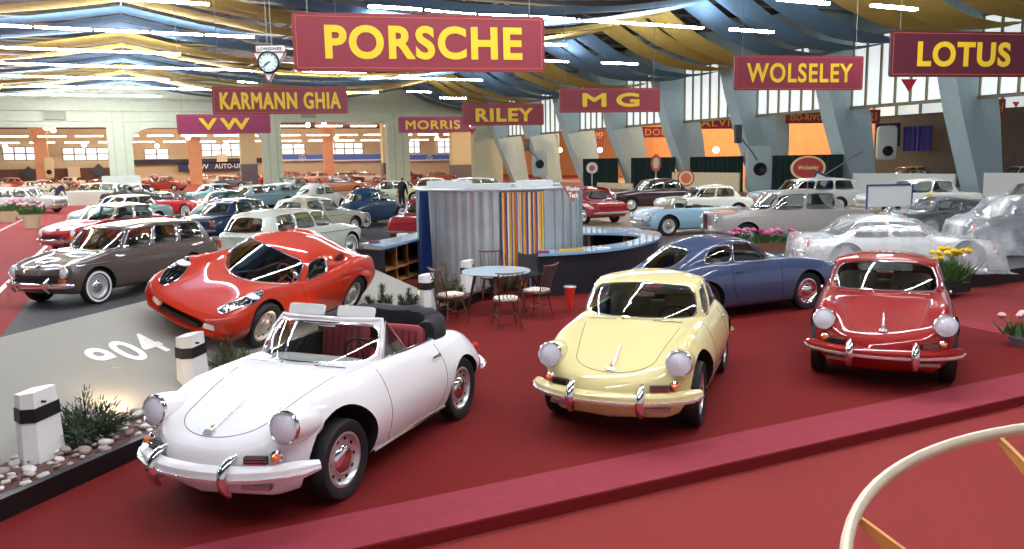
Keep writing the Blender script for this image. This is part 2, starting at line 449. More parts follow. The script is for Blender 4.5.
# ------------------------------------------------------------------ hero coupes and cabriolet (rounded rear-engined body)
T356 = [
 (.82, .37, .46, .56, .42, .5, .47, .3, .49, .49, .26), (.78, .28, .52, .63, .44, .57, .57, .36, .57, .57, .27),
 (.68, .22, .58, .69, .46, .62, .68, .42, .65, .635, .25), (.50, .20, .64, .75, .48, .63, .78, .42, .72, .70, .20),
 (.25, .19, .70, .80, .50, .65, .865, .43, .79, .785, .12), (0, .19, .72, .83, .52, .66, .895, .46, .85, .85, .05),
 (-.35, .19, .74, .835, .54, .68, .90, .50, .91, .92, 0), (-.8, .19, .74, .83, .55, .70, .90, .55, .935, .945, 0),
 (-1.4, .19, .74, .83, .55, .70, .90, .55, .935, .945, 0), (-1.8, .19, .74, .835, .55, .70, .895, .52, .935, .945, 0),
 (-2.2, .20, .72, .83, .54, .66, .87, .45, .90, .92, -.03), (-2.6, .22, .66, .78, .52, .58, .78, .35, .81, .84, -.1),
 (-2.88, .27, .58, .68, .50, .48, .65, .28, .68, .69, -.2), (-3.0, .33, .48, .58, .48, .40, .56, .2, .58, .585, -.24)]
CAB356 = dict(belt=[(-.46, 0, .93), (-.76, .62, .905), (-1.35, .665, .90), (-1.95, .62, .90), (-2.22, .50, .90), (-2.52, 0, .86)],
              roof=[(-.86, 0, 1.285), (-1.02, .53, 1.245), (-1.45, .56, 1.265), (-1.80, .51, 1.215), (-1.94, .38, 1.18), (-2.07, 0, 1.21)], crown=1.335,
              panels=[(-1, 1, (.03, .03, .06, .05, 7), 'windshield'), (1, 3, (.06, .12, .08, .10, 6), 'side_window'), (3, 4, None, ''), (4, 6, (.14, .14, .22, .18, 4), 'rear_window')],
              pillars=[(1.62, .014)])
def front_356(root, body, P, hood=True, left_script=False):
    bv = bvh_of(body)
    for s in (1, -1):
        headlight(root, (.540, s*.625, .745), .110, tilt=.16, yaw=s*.05, body=P, depth=.15)
        k = MB(); M = Matrix.Translation((.62, s*.60, .545)) @ Matrix.Rotation(s*.35, 4, 'Z') @ Matrix.Rotation(PI/2, 4, 'Y')
        k.lathe([(.045, -.06), (.048, 0), (.034, .012)], 18, M); tsg = obj('turn_signal', k, CHROME, root)
        k = MB(); k.lathe([(.034, .008), (.032, .035), (.018, .058), (.001, .062)], 16, M); obj('amber_lens', k, ORANGE, tsg, label='orange turn signal lens')
        k = MB(); M = Matrix.Translation((.70, s*.475, .53)) @ Matrix.Rotation(s*.30, 4, 'Z')
        k.box(-.03, .012, -.085, .085, -.028, .028, M=M); gr = obj('horn_grille', k, BLACKP, root)
        k = MB()
        for z in (-.02, 0, .02): k = MB(); k.box(.008, .02, -.085, .085, z-.004, z+.004, M=M); obj('grille_slat', k, CHROME, gr)
        k = MB(); pts = [(.74, .33, .565), (.82, .33, .545), (.885, .33, .49), (.895, .33, .42), (.875, .33, .35), (.83, .33, .29)]
        k.tube([(x, s*y, z) for x, y, z in pts], [.022, .034, .04, .042, .042, .026], 10, flat=.7); obj('overrider', k, CHROME, root)
        k = MB(); M = Matrix.Translation((.70, s*.47, .33)) @ Matrix.Rotation(s*.25, 4, 'Z'); k.box(-.04, .02, -.11, .11, -.018, .018, M=M); obj('lower_intake', k, SATIN, root)
    b, _ = bumper(root, .815, .80, .435, .36, h=.125, col=P, pw=2.4, wrap=.06, th=.075)
    b['label'] = 'body coloured front bumper with chrome strip'
    # hood outline, handle and scuttle grille
    o = []
    for k in range(21):
        a = PI*k/20; o.append((.36+.30*math.sin(a)**.9 if 0 < k < 20 else .36, .40*math.cos(a)))
    o = [(-.28, .50)]+[(0, .46)]+o+[(0, -.46)]+[(-.28, -.50)]
    k = MB(); k.tube(drape_line(bv, o, dens=3), .0035, 5); obj('hood_seam', k, mat('seam_shadow', '6b5f50', .9), body)
    for s in (1, -1):
        k = MB(); k.tube(drape_line(bv, [(-.42, s*.2), (-.44, s*.5)], lift=.012), .006, 5)
        q = drape_line(bv, [(-.40, s*.2+.08)], lift=.02)
        if q: k.ball(q[0], .014)
        obj('wiper', k, CHROME, root)
    p = drape_line(bv, [(.62, 0), (.50, 0), (.36, 0), (.22, 0)], dens=4, lift=.012)
    k = MB(); k.tube(p, [lerp(.030, .008, (i/(len(p)-1))**.5) for i in range(len(p))], 10, flat=.6); h = obj('hood_handle', k, TRIMB, root)
    k = MB(); q = p[0]; k.box(-.012, .03, -.045, .045, -.008, .012, M=Matrix.Translation(q) @ Matrix.Rotation(.6, 4, 'Y')); obj('handle_base', k, TRIMB, h)
    k = MB(); k.ball(p[1]+Vector((.0, 0, .022)), .018, .014, .01); obj('badge', k, mat('gold_badge', 'c9a23a', .3, 1.), h)
    return bv
def side_356(root, body, bv):
    for s in (1, -1):
        k = MB(); pts = [(-.60, .90), (-.62, .6), (-.62, .30), (-.70, .24)]
        k.tube(drape_line(bv, pts, top=False, side=s), .0035, 5); obj('door_seam', k, MATS['seam_shadow'], body); k = MB()
        pts = [(-1.62, .89), (-1.66, .7), (-1.66, .5), (-1.60, .34), (-1.5, .24)]
        k.tube(drape_line(bv, pts, top=False, side=s), .0035, 5); obj('door_seam', k, MATS['seam_shadow'], body)
        p = drape_line(bv, [(-1.58, .79), (-1.44, .79)], top=False, side=s, lift=.025)
        k = MB(); k.tube(p, .012, 6); k.ball(p[0], .02); obj('door_handle', k, CHROME, root)
        p = drape_line(bv, [(-.42, .245), (-1.72, .245)], top=False, side=s, lift=.012)
        k = MB(); k.tube(p, .016, 6); obj('sill_strip', k, CHROME, root)
        k = MB(); k.ball((-2.80, s*.60, .60), .05, .035, .05); obj('tail_light', k, REDL, root)
    b, _ = bumper(root, -2.98, .80, .46, .36, h=.10, dirn=-1, col=body.data.materials[0], name='rear_bumper', pw=2.4, wrap=.12, th=.05)
    for s in (1, -1):
        k = MB(); k.tube([(-2.90, s*.33, .60), (-3.02, s*.33, .56), (-3.06, s*.33, .46), (-3.0, s*.33, .34)], [.022, .036, .04, .026], 10, flat=.7); obj('overrider', k, CHROME, root)
W356 = dict(slots=True, rim=RIM2, cap=CHROME)
def coupe_356(name, label, P, x, y, rz, group=None):
    root = thing(name, label, 'car', (x, y, 0), rz, group)
    sp = dict(paint=P, wb=2.10, track=.70, arch=.405, arch_dz=.035, table=T356, cabin=CAB356, int=mat('brown_upholstery', '86725a', .7), wheel=W356, r=.32)
    body, C = make_car(root, sp); bv = front_356(root, body, P); side_356(root, body, bv)
    for s in (1, -1): seat(root, -1.45, s*.33, INTTAN, z=.50, h=.52)
    seat(root, -1.95, 0, INTTAN, z=.55, w=.95, h=.3, name='rear_seat')
    steering(root, -1.0, .34, .84)
    k = MB(); k.tube([(-.98, 0, 1.17), (-.98, 0, 1.13)], .006, 5); k.rbox((-.985, 0, 1.12), .03, .2, .055); obj('rear_view_mirror', k, CHROME, root)
    # bright strip behind the glass: the windshield's inner post seen in the middle
    return root
ivory = coupe_356('vintage_coupe', 'cream rounded two-door coupe between the white cabriolet and the red coupe', paint('e2d496'), 4.42, 6.65, math.radians(-136.5))
redc = coupe_356('vintage_coupe', 'glossy red rounded two-door coupe with round headlights, rightmost of the front row', paint('94130b'), 7.98, 6.51, math.radians(-140.6))

def cabriolet():
    P = paint('ebe8e9')
    root = thing('cabriolet', 'white open two-door cabriolet with folded black top and red seats', 'car', (.86, 6.59, 0), math.radians(-137.8))
    tub = [(-.66, -.52), (-.66, .52), (-.95, .62), (-1.6, .64), (-1.95, .56), (-2.1, .35), (-2.1, -.35), (-1.95, -.56), (-1.6, -.64), (-.95, -.62)]
    sp = dict(paint=P, wb=2.10, track=.70, arch=.405, arch_dz=.035, table=T356, tub=tub, int=INTRED, wheel=W356, r=.32)
    body, C = make_car(root, sp); bv = front_356(root, body, P); side_356(root, body, bv)
    cb = dict(belt=[(-.42, 0, .925), (-.76, .62, .90), (-1.35, .66, .90), (-2.22, .50, .90), (-2.52, 0, .86)],
              roof=[(-.80, 0, 1.265), (-.99, .53, 1.245), (-1.45, .53, 1.245), (-1.92, .38, 1.17), (-2.05, 0, 1.20)])
    C = Cabin(cb['belt'], cb['roof'], 1.3, .03, 10)
    fr = MB(); gl, I = C.panel(-1, 1, fr, (.028, .028, .07, .085, 6))
    k = MB(); rim = [C.S(t, 1) for t in [-1+.1*i for i in range(21)]]; rim = [C.S(-1, h/6) for h in range(6)]+rim+[C.S(1, 1-h/6) for h in range(1, 7)]
    k.tube(rim, .022, 8); f = obj('windshield_frame', k, P, root)
    k = MB(); k.add(fr.v, fr.f); obj('frame_band', k, P, f, weld=.002)
    k = MB(); k.tube(I, .011, 6, closed=True); obj('chrome_surround', k, CHROME, f)
    obj('windshield', gl, GLASS, root)
    for s in (1, -1):
        # quarter light behind the screen post
        a, b = Vector((-.82, s*.635, .92)), Vector((-1.03, s*.545, 1.22)); c = Vector((-1.20, s*.655, .92))
        k = MB(); k.tube([a, b, c], .010, 6); k.tube([a, c], .008, 6); q = obj('quarter_light', k, CHROME, root)
        k = MB(); k.add([a, b, c, a-Vector((0, s*.004, 0)), b-Vector((0, s*.004, 0)), c-Vector((0, s*.004, 0))], [(0, 1, 2), (3, 5, 4)]); obj('quarter_glass', k, GLASS, q, smooth=False)
        # white card standing on the screen rail
        M = Matrix.Translation((-.985, s*.27, 1.30)) @ Matrix.Rotation(-.35, 4, 'Y')
        k = MB(); k.rbox((0, 0, 0), .022, .40, .105, M=None, e=.25); k.v = [tuple(M @ Vector(p)) for p in k.v]; obj('sun_visor', k, WHITEP, root, label='flipped up white sun visor')
        k = MB(); k.tube([(-.62, s*.55, .91), (-1.2, s*.66, .925), (-1.66, s*.66, .925)], .012, 6); obj('sill_capping', k, CHROME, root)
        seat(root, -1.42, s*.33, INTRED, z=.55, h=.50, w=.52, ribs=6)
    seat(root, -1.9, 0, INTRED, z=.60, w=.9, h=.2, name='rear_bench')
    steering(root, -.98, .34, .89, .20)
    k = MB(); k.rbox((-.70, 0, .86), .16, 1.04, .16); obj('dashboard', k, P, root)
    k = MB(); k.tube([(-.86, 0, 1.24), (-.90, 0, 1.20)], .006, 5); k.rbox((-.905, 0, 1.19), .03, .2, .05); obj('rear_view_mirror', k, CHROME, root)
    # folded top
    k = MB(); rows = []
    path = []
    for i in range(29):
        a = -PI/2+PI*i/28; path.append((a, Vector((-1.70-.43*abs(math.cos(a))**.7, .60*math.copysign(abs(math.sin(a))**.55, math.sin(a)), 0))))
    for i, (a, p) in enumerate(path):
        d = Vector((-math.cos(a), math.sin(a), 0)); w_ = .09+.05*math.cos(a); hh = .19+.07*math.cos(a)+.010*math.sin(i*2.1)
        base = .885
        prof = [(-w_, 0), (-w_*1.05, hh*.5), (-w_*.9, hh*.92), (-w_*.3, hh*1.05+.01*math.sin(i*1.3)), (w_*.4, hh), (w_*.85, hh*.75), (w_*.95, hh*.3), (w_*.9, -.02)]
        rows.append([p+d*u+Vector((0, 0, base+v)) for u, v in prof])
    k.grid(rows, closed=True, cap=True); obj('folded_top', k, mat('black_canvas', '1d1b22', .85, bump=.35, bscale=25), root, label='folded black canvas top')
    return root
cabriolet()

# ------------------------------------------------------------------ red mid-engined racing coupe
def racing_coupe():
    P = paint('bb2f14')
    root = thing('racing_coupe', 'low orange-red racing coupe with glass-covered headlights on the grey roadway', 'car', (0, 0, 0), 0)
    T = [(.83, .25, .56, .66, .33, .58, .41, .38, .425, .425, .17), (.78, .20, .62, .71, .35, .63, .50, .42, .48, .48, .17), (.62, .16, .66, .74, .36, .65, .59, .43, .545, .54, .13),
         (.4, .13, .66, .74, .36, .62, .67, .42, .60, .595, .14), (0, .13, .70, .765, .40, .60, .775, .42, .68, .67, .04), (-.4, .13, .72, .77, .42, .62, .75, .46, .70, .71, 0),
         (-.8, .13, .73, .77, .44, .66, .735, .50, .74, .75, 0), (-1.3, .13, .73, .77, .46, .66, .75, .5, .76, .77, 0), (-1.8, .13, .73, .77, .46, .66, .83, .48, .81, .81, 0),
         (-2.2, .14, .73, .78, .48, .62, .90, .42, .84, .83, 0), (-2.55, .16, .70, .77, .48, .60, .86, .4, .82, .81, -.02), (-2.85, .2, .62, .71, .50, .57, .78, .35, .76, .76, -.05), (-2.98, .30, .58, .66, .50, .52, .70, .3, .69, .69, -.06)]
    cb = dict(belt=[(-.14, 0, .675), (-.74, .61, .71), (-1.2, .63, .735), (-1.62, .61, .77), (-2.5, .50, .82), (-2.78, 0, .76)],
              roof=[(-.88, 0, 1.02), (-1.04, .43, .985), (-1.3, .45, 1.01), (-1.6, .44, 1.0), (-2.05, .36, .965), (-2.3, 0, .96)], crown=1.075, bulge=.02,
              panels=[(-1, 1, (.02, .02, .03, .04, 7), 'windshield'), (1, 3, (.12, .22, .12, .16, 6), 'side_window'), (3, 4, None, ''), (4, 6, None, '')])
    sp = dict(paint=P, wb=2.2, track=.67, r=.31, arch=.35, arch_dz=.02, arch_r=.345, table=T, cabin=cb, int=mat('black_trim', '2a2420', .7), wheel=dict(rim=mat('silver_rim', 'd4cfc6', .35, .7), cap=mat('silver_rim', 'd4cfc6'), slots=True), floor=.2)
    body, C = make_car(root, sp); bv = bvh_of(body)
    for s in (1, -1):
        # streamlined cover: follows the wing's skin
        rows = []; edge = []
        for i in range(15):
            u = i/14; x = lerp(.64, .06, u); hw = .105*math.sin(PI*min(1, .08+u*.92))**.6*(1 if u < .999 else .2); yc = lerp(.46, .60, u)
            row = []
            for j in range(7):
                y = yc+hw*(-1+2*j/6); h = bv.ray_cast(Vector((x-.05*abs(y-yc), s*y, 2)), Vector((0, 0, -1)))
                row.append((h[0]+h[1]*.006) if h[0] is not None else Vector((x, s*y, .5)))
            rows.append(row)
        k = MB(); k.grid(rows); cv = obj('headlight_cover', k, glass('cover_glass', '8a8a88', .04, .8), root, label='smoked teardrop headlight cover')
        edge = [r[0] for r in rows]+rows[-1][1:]+[r[-1] for r in rows[-2::-1]]+rows[0][-2:0:-1]
        k = MB(); k.tube(edge, .008, 5, closed=True); obj('cover_trim', k, CHROME, cv)
        k = MB(); k.grid([[p-Vector((0, 0, .004)) for p in r] for r in rows]); obj('lamp_recess', k, mat('recess_black', '2a2623', .5), cv)
        for q in (.30, .52, .74):
            k = MB(); k.tube([rows[i][0].lerp(rows[i][6], q)+Vector((0, 0, .004)) for i in range(1, 9)], .005, 4); obj('recess_rib', k, CHROME, cv)
        c0 = rows[11][3]
        k = MB(); k.ball(c0-Vector((.01, 0, .018)), .10, .085, .03, 18, 10); obj('lamp', k, mat('lamp_white', 'eef0f4', .15, coat=1.), cv)
        k = MB(); M = Matrix.Translation((.70, s*.42, .34)) @ Matrix.Rotation(s*.42, 4, 'Z'); k.rbox((0, 0, 0), .06, .17, .075, e=.3); k.v = [tuple(M @ Vector(p)) for p in k.v]
        obj('fog_lamp', k, mat('fog_glass', 'f1ead8', .2, coat=1.), root, label='white rectangular fog lamp in the nose')
        k = MB(); k.tube([(.72, s*.50, .27), (.78, s*.48, .28), (.79, s*.45, .31)], .012, 6); obj('tow_hook', k, P, root)
        p = drape_line(bv, [(-.72, .73), (-.80, .5), (-.80, .3), (-.85, .2)], top=False, side=s); k = MB(); k.tube(p, .004, 5); obj('door_seam', k, DARK, body)
        p = drape_line(bv, [(-1.72, .78), (-1.74, .5), (-1.68, .3), (-1.6, .2)], top=False, side=s); k = MB(); k.tube(p, .004, 5); obj('door_seam', k, DARK, body)
        q = C.S(s*3.35, .55); k = MB(); k.ball(q, .13, .025, .10, 14, 8); obj('side_scoop', k, mat('scoop_shadow', '5e150c', .6), root)
        k = MB(); k.ball((-2.97, s*.45, .62), .03, .05, .05); obj('tail_light', k, REDL, root)
        seat(root, -1.35, s*.30, INT, z=.32, h=.5, w=.42)
    k = MB(); k.box(.70, .785, -.30, .30, .29, .34); 
    obj('nose_intake', k, BLACKP, root)
    h = bv.ray_cast(Vector((-.62, .56, 2)), Vector((0, 0, -1)))[0]
    k = MB(); k.cyl(h, h+Vector((0, .03, .10)), .010, 8); k.ball(h+Vector((0, .035, .14)), .035, .055, .045); obj('wing_mirror', k, CHROME, root)
    k = MB(); k.tube([C.S(-.2, -.02)+Vector((.02, 0, .01)), C.S(.25, .30)+Vector((.03, 0, .03)), C.S(.42, .62)+Vector((.03, 0, .03))], .008, 5); obj('wiper', k, BLACKP, root)
    steering(root, -.95, .28, .70, .17, mat('red_steering_rim', 'b05a4a', .4))
    a, b = Vector((1.02, 11.63, .20)), Vector((2.62, 13.25, .285)); d = a-b; 
    root.location = a; root.rotation_euler = (0, -math.asin(d.z/d.length), math.atan2(d.y, d.x))
    root.rotation_euler = (0, math.asin((b.z-a.z)/d.length), math.atan2(d.y, d.x))
    return root
racing_coupe()

# ------------------------------------------------------------------ blue fastback
def fastback():
    P = paint('3f4b69')
    root = thing('fastback_coupe', 'metallic slate-blue fastback coupe parked sideways behind the cream and red coupes', 'car', (10.35, 10.72, 0), math.radians(0))
    T = [(.86, .34, .5, .60, .42, .54, .50, .35, .52, .52, .16), (.80, .24, .58, .70, .44, .62, .62, .4, .60, .60, .17), (.62, .20, .66, .76, .46, .66, .76, .44, .70, .69, .14),
         (.3, .18, .72, .80, .50, .66, .85, .46, .77, .76, .08), (0, .18, .74, .805, .52, .66, .89, .48, .83, .82, .03), (-.4, .18, .76, .805, .56, .68, .91, .5, .90, .90, 0),
         (-1.9, .18, .76, .81, .56, .68, .91, .5, .92, .92, 0), (-2.3, .2, .74, .81, .55, .62, .89, .42, .90, .91, 0), (-2.7, .22, .70, .78, .52, .55, .79, .35, .81, .82, -.05), (-3.05, .3, .6, .70, .5, .48, .66, .28, .66, .66, -.1), (-3.15, .38, .55, .62, .5, .42, .58, .25, .58, .58, -.12)]
    cb = dict(belt=[(-.45, 0, .89), (-.74, .63, .89), (-1.62, .67, .89), (-2.25, .61, .89), (-2.58, .47, .86), (-2.85, 0, .78)],
              roof=[(-1.02, 0, 1.26), (-1.12, .50, 1.225), (-1.55, .54, 1.255), (-1.98, .49, 1.20), (-2.10, .40, 1.17), (-2.18, 0, 1.20)], crown=1.325,
              panels=[(-1, 1, (.03, .03, .06, .06, 7), 'windshield'), (1, 2, (.05, .03, .08, .10, 9), 'side_window'), (2, 3, (.03, .10, .10, .14, 4), 'quarter_window'), (3, 4, None, ''), (4, 6, (.08, .08, .12, .10, 5), 'rear_window')], pillars=[(1.30, .012)])
    sp = dict(paint=P, wb=2.21, track=.68, r=.32, arch=.37, arch_r=.36, table=T, cabin=cb, int=INT, wheel=dict(slots=True))
    body, C = make_car(root, sp); bv = bvh_of(body)
    for s in (1, -1):
        headlight(root, (.70, s*.60, .66), .10, tilt=.3, body=P, depth=.10)
        for pts in ([(-.62, .88), (-.64, .6), (-.62, .28), (-.72, .22)], [(-1.66, .88), (-1.68, .7), (-1.66, .5), (-1.56, .3), (-1.4, .22)]):
            k = MB(); k.tube(drape_line(bv, pts, top=False, side=s), .004, 5); obj('door_seam', k, MATS['seam_shadow'] if 0 else DARK, body)
        p = drape_line(bv, [(-1.62, .78), (-1.46, .78)], top=False, side=s, lift=.022); k = MB(); k.tube(p, .012, 6); obj('door_handle', k, CHROME, root)
        k = MB(); k.rbox((-3.02, s*.52, .60), .12, .2, .09); obj('tail_light', k, REDL, root)
        seat(root, -1.5, s*.33, INTTAN, z=.48, h=.5)
    steering(root, -1.08, .34, .84)
    bumper(root, .88, .76, .42, .22, h=.11, col=P); bumper(root, -3.14, .74, .46, .20, h=.11, dirn=-1, col=P, name='rear_bumper')
    p = drape_line(bv, [(-.40, .1), (-.5, .5)], lift=.012); k = MB(); k.tube(p, .006, 5); obj('wiper', k, CHROME, root)
    return root
fastback()

# ------------------------------------------------------------------ saloons, estates, beetles in the background
def boxy(wb=2.4, fo=.82, ro=1.0, W=.80, H=1.47, belt=.92, hood=.84, nose=.70, deck=.86, kind='sedan', cowl=-.42, rake=.5, rr=.32, sn=2, rb=.16, arcs=.0):
    xt = -(wb+ro)
    T = [(fo+.02, .36, W*.62, W*.76, nose-.2, W*.70, nose-.12, W*.5, nose-.10, nose-.10, rb), (fo-.04, .28, W*.75, W*.90, nose-.18, W*.80, nose, W*.56, nose, nose, rb),
         (fo-.22, .24, W*.88, W*.97, nose-.16, W*.85, lerp(nose, hood, .55), W*.62, lerp(nose, hood, .4), lerp(nose, hood, .4), rb*.6),
         (0, .22, W*.95, W, .58, W*.88, hood+.02, W*.66, hood, hood, .03), (cowl, .22, W*.96, W, .60, W*.90, belt, W*.72, belt, belt+.01, 0)]
    if kind == 'wagon': T += [(xt+.45, .22, W*.96, W, .60, W*.90, belt, W*.72, belt, belt+.01, 0), (xt+.12, .26, W*.90, W*.97, .58, W*.85, belt-.02, W*.6, belt-.01, belt-.01, -.04), (xt, .36, W*.82, W*.9, .6, W*.78, belt-.10, W*.56, belt-.10, belt-.10, -.05)]
    else: T += [(-wb*.96, .22, W*.96, W, .60, W*.90, belt-.01, W*.72, belt, belt, 0), (-wb-.35, .23, W*.94, W*.99, .58, W*.88, lerp(belt, deck, .6), W*.66, lerp(belt, deck, .7), lerp(belt, deck, .7), -.01), (xt+.14, .27, W*.86, W*.95, .56, W*.80, deck-.03, W*.55, deck-.02, deck-.02, -.05), (xt, .36, W*.78, W*.86, .55, W*.70, deck-.16, W*.45, deck-.15, deck-.15, -.07)]
    xe = xt+.06 if kind == 'wagon' else -wb-.22
    xa = cowl-.24; xb = xe+(.36 if kind == 'wagon' else .34)
    b = [(cowl, 0, belt-.02), (xa, W*.80, belt-.01)]+[(lerp(xa, xb, k/sn), W*.875, belt-.01) for k in range(1, sn+1)]+[(xe+.06, W*.74, belt-.02), (xe, 0, belt-.05)]
    zt = H-.08; ra = xa-rake*.62; rbk = xb-(-.05 if kind == 'wagon' else 0)+ (.05 if kind == 'wagon' else rr*.2)
    r = [(cowl-rake, 0, zt), (ra, W*.68, zt-.025)]+[(lerp(ra, rbk, k/sn), W*.72, zt+.01-(.03 if k == sn else 0)) for k in range(1, sn+1)]+[(xe+.06+(.22 if kind == 'wagon' else rr), W*.60, zt-.05), (xe+(.24 if kind == 'wagon' else rr+.02), 0, zt-.03)]
    K = sn+3; pn = [(-1, 1, (.03, .03, .06, .05, 7), 'windshield')]
    for k in range(1, sn+1): pn.append((k, k+1, (.05 if k == 1 else .04, .05, .06, .10, 8), 'side_window'))
    pn += [(sn+1, sn+2, None, ''), (sn+2, sn+4, (.06, .06, .14, .10, 7), 'rear_window')]
    return dict(wb=wb, table=T, cabin=dict(belt=b, roof=r, crown=H, panels=pn, bulge=.02), track=W-.12, xf=fo, xt=xt, W=W, nose=nose, deck=deck if kind != 'wagon' else belt-.05, inset=.06)
def finish_boxy(root, body, sp, style='vw', lo=True, P=None, bump_rear=True):
    W, xf, xt, nose = sp['W'], sp['xf'], sp['xt'], sp['nose']
    for s in (1, -1):
        if style == 'vw': headlight(root, (xf-.12, s*W*.74, nose-.06), .095, tilt=.15, body=P, depth=.12, lo=lo)
        else: headlight(root, (xf-.03, s*W*.70, nose-.16), .095, tilt=.03, body=P, depth=.10, lo=lo)
        k = MB(); k.rbox((xt+.06, s*W*.80, .66), .08, .08, .20, n=10, m=6); obj('tail_light', k, mat('amber_red', 'c8401c', .3, coat=1.), root)
        k = MB(); k.rbox((xf-.10, s*W*.72, .50), .06, .15, .05, n=10, m=6); obj('turn_signal', k, ORANGE, root)
    bumper(root, xf+.03, W*1.0, .42, .18, h=.11, n=14, strip=False); 
    if bump_rear: bumper(root, xt-.02, W*1.0, .44, .10, h=.11, dirn=-1, name='rear_bumper', n=14, strip=False)
    if style == 'vw':
        bv = bvh_of(body)
        for s in (1, -1):
            p = drape_line(bv, [(-.5, .62), (sp['xt']+.2, .62)], top=False, side=s, lift=.008, dens=24)
            p = drape_line(bv, [(xf-.3, .74), (xt+.2, .78)], top=False, side=s, lift=.006, dens=24); k = MB(); k.tube(p, .009, 4); obj('side_trim', k, CHROME, root)
            k = MB(); k.tube([(xf+.02, s*.40, .54), (xf+.10, s*.40, .48), (xf+.10, s*.40, .38), (xf+.03, s*.40, .30)], [.02, .035, .035, .02], 8); obj('overrider', k, CHROME, root)
        q = drape_line(bv, [(xf-.10, 0), (xf-.4, 0)], lift=.01, dens=3)
        k = MB(); k.tube(q, [.02]+[.008]*(len(q)-1), 6); obj('hood_handle', k, CHROME, root)
        k = MB(); k.box(xf-.02, xf+.0, -.42, .42, nose-.22, nose-.17); obj('grille_bar', k, BLACKP, root)
    elif style == 'grille':
        k = MB(); k.box(xf-.05, xf+.07, -.20, .20, .36, nose-.02); gr = obj('radiator_grille', k, CHROME, root)
        for j in range(9):
            k = MB(); y = -.16+.04*j; k.box(xf+.07, xf+.078, y-.006, y+.006, .38, nose-.06); obj('grille_bar', k, mat('grille_red', '8e4440', .4) if j % 2 else DARK, gr)
        for s in (1, -1):
            k = MB(); k.ball((xf+.03, s*.36, .50), .06, .07, .07, 12, 8); obj('fog_lamp', k, LAMPIN, root)
    elif style == 'mesh':
        k = MB(); k.rbox((xf-.0, 0, nose-.2), .06, W*1.0, .16); obj('radiator_grille', k, SATIN, root)
PROTO = {}
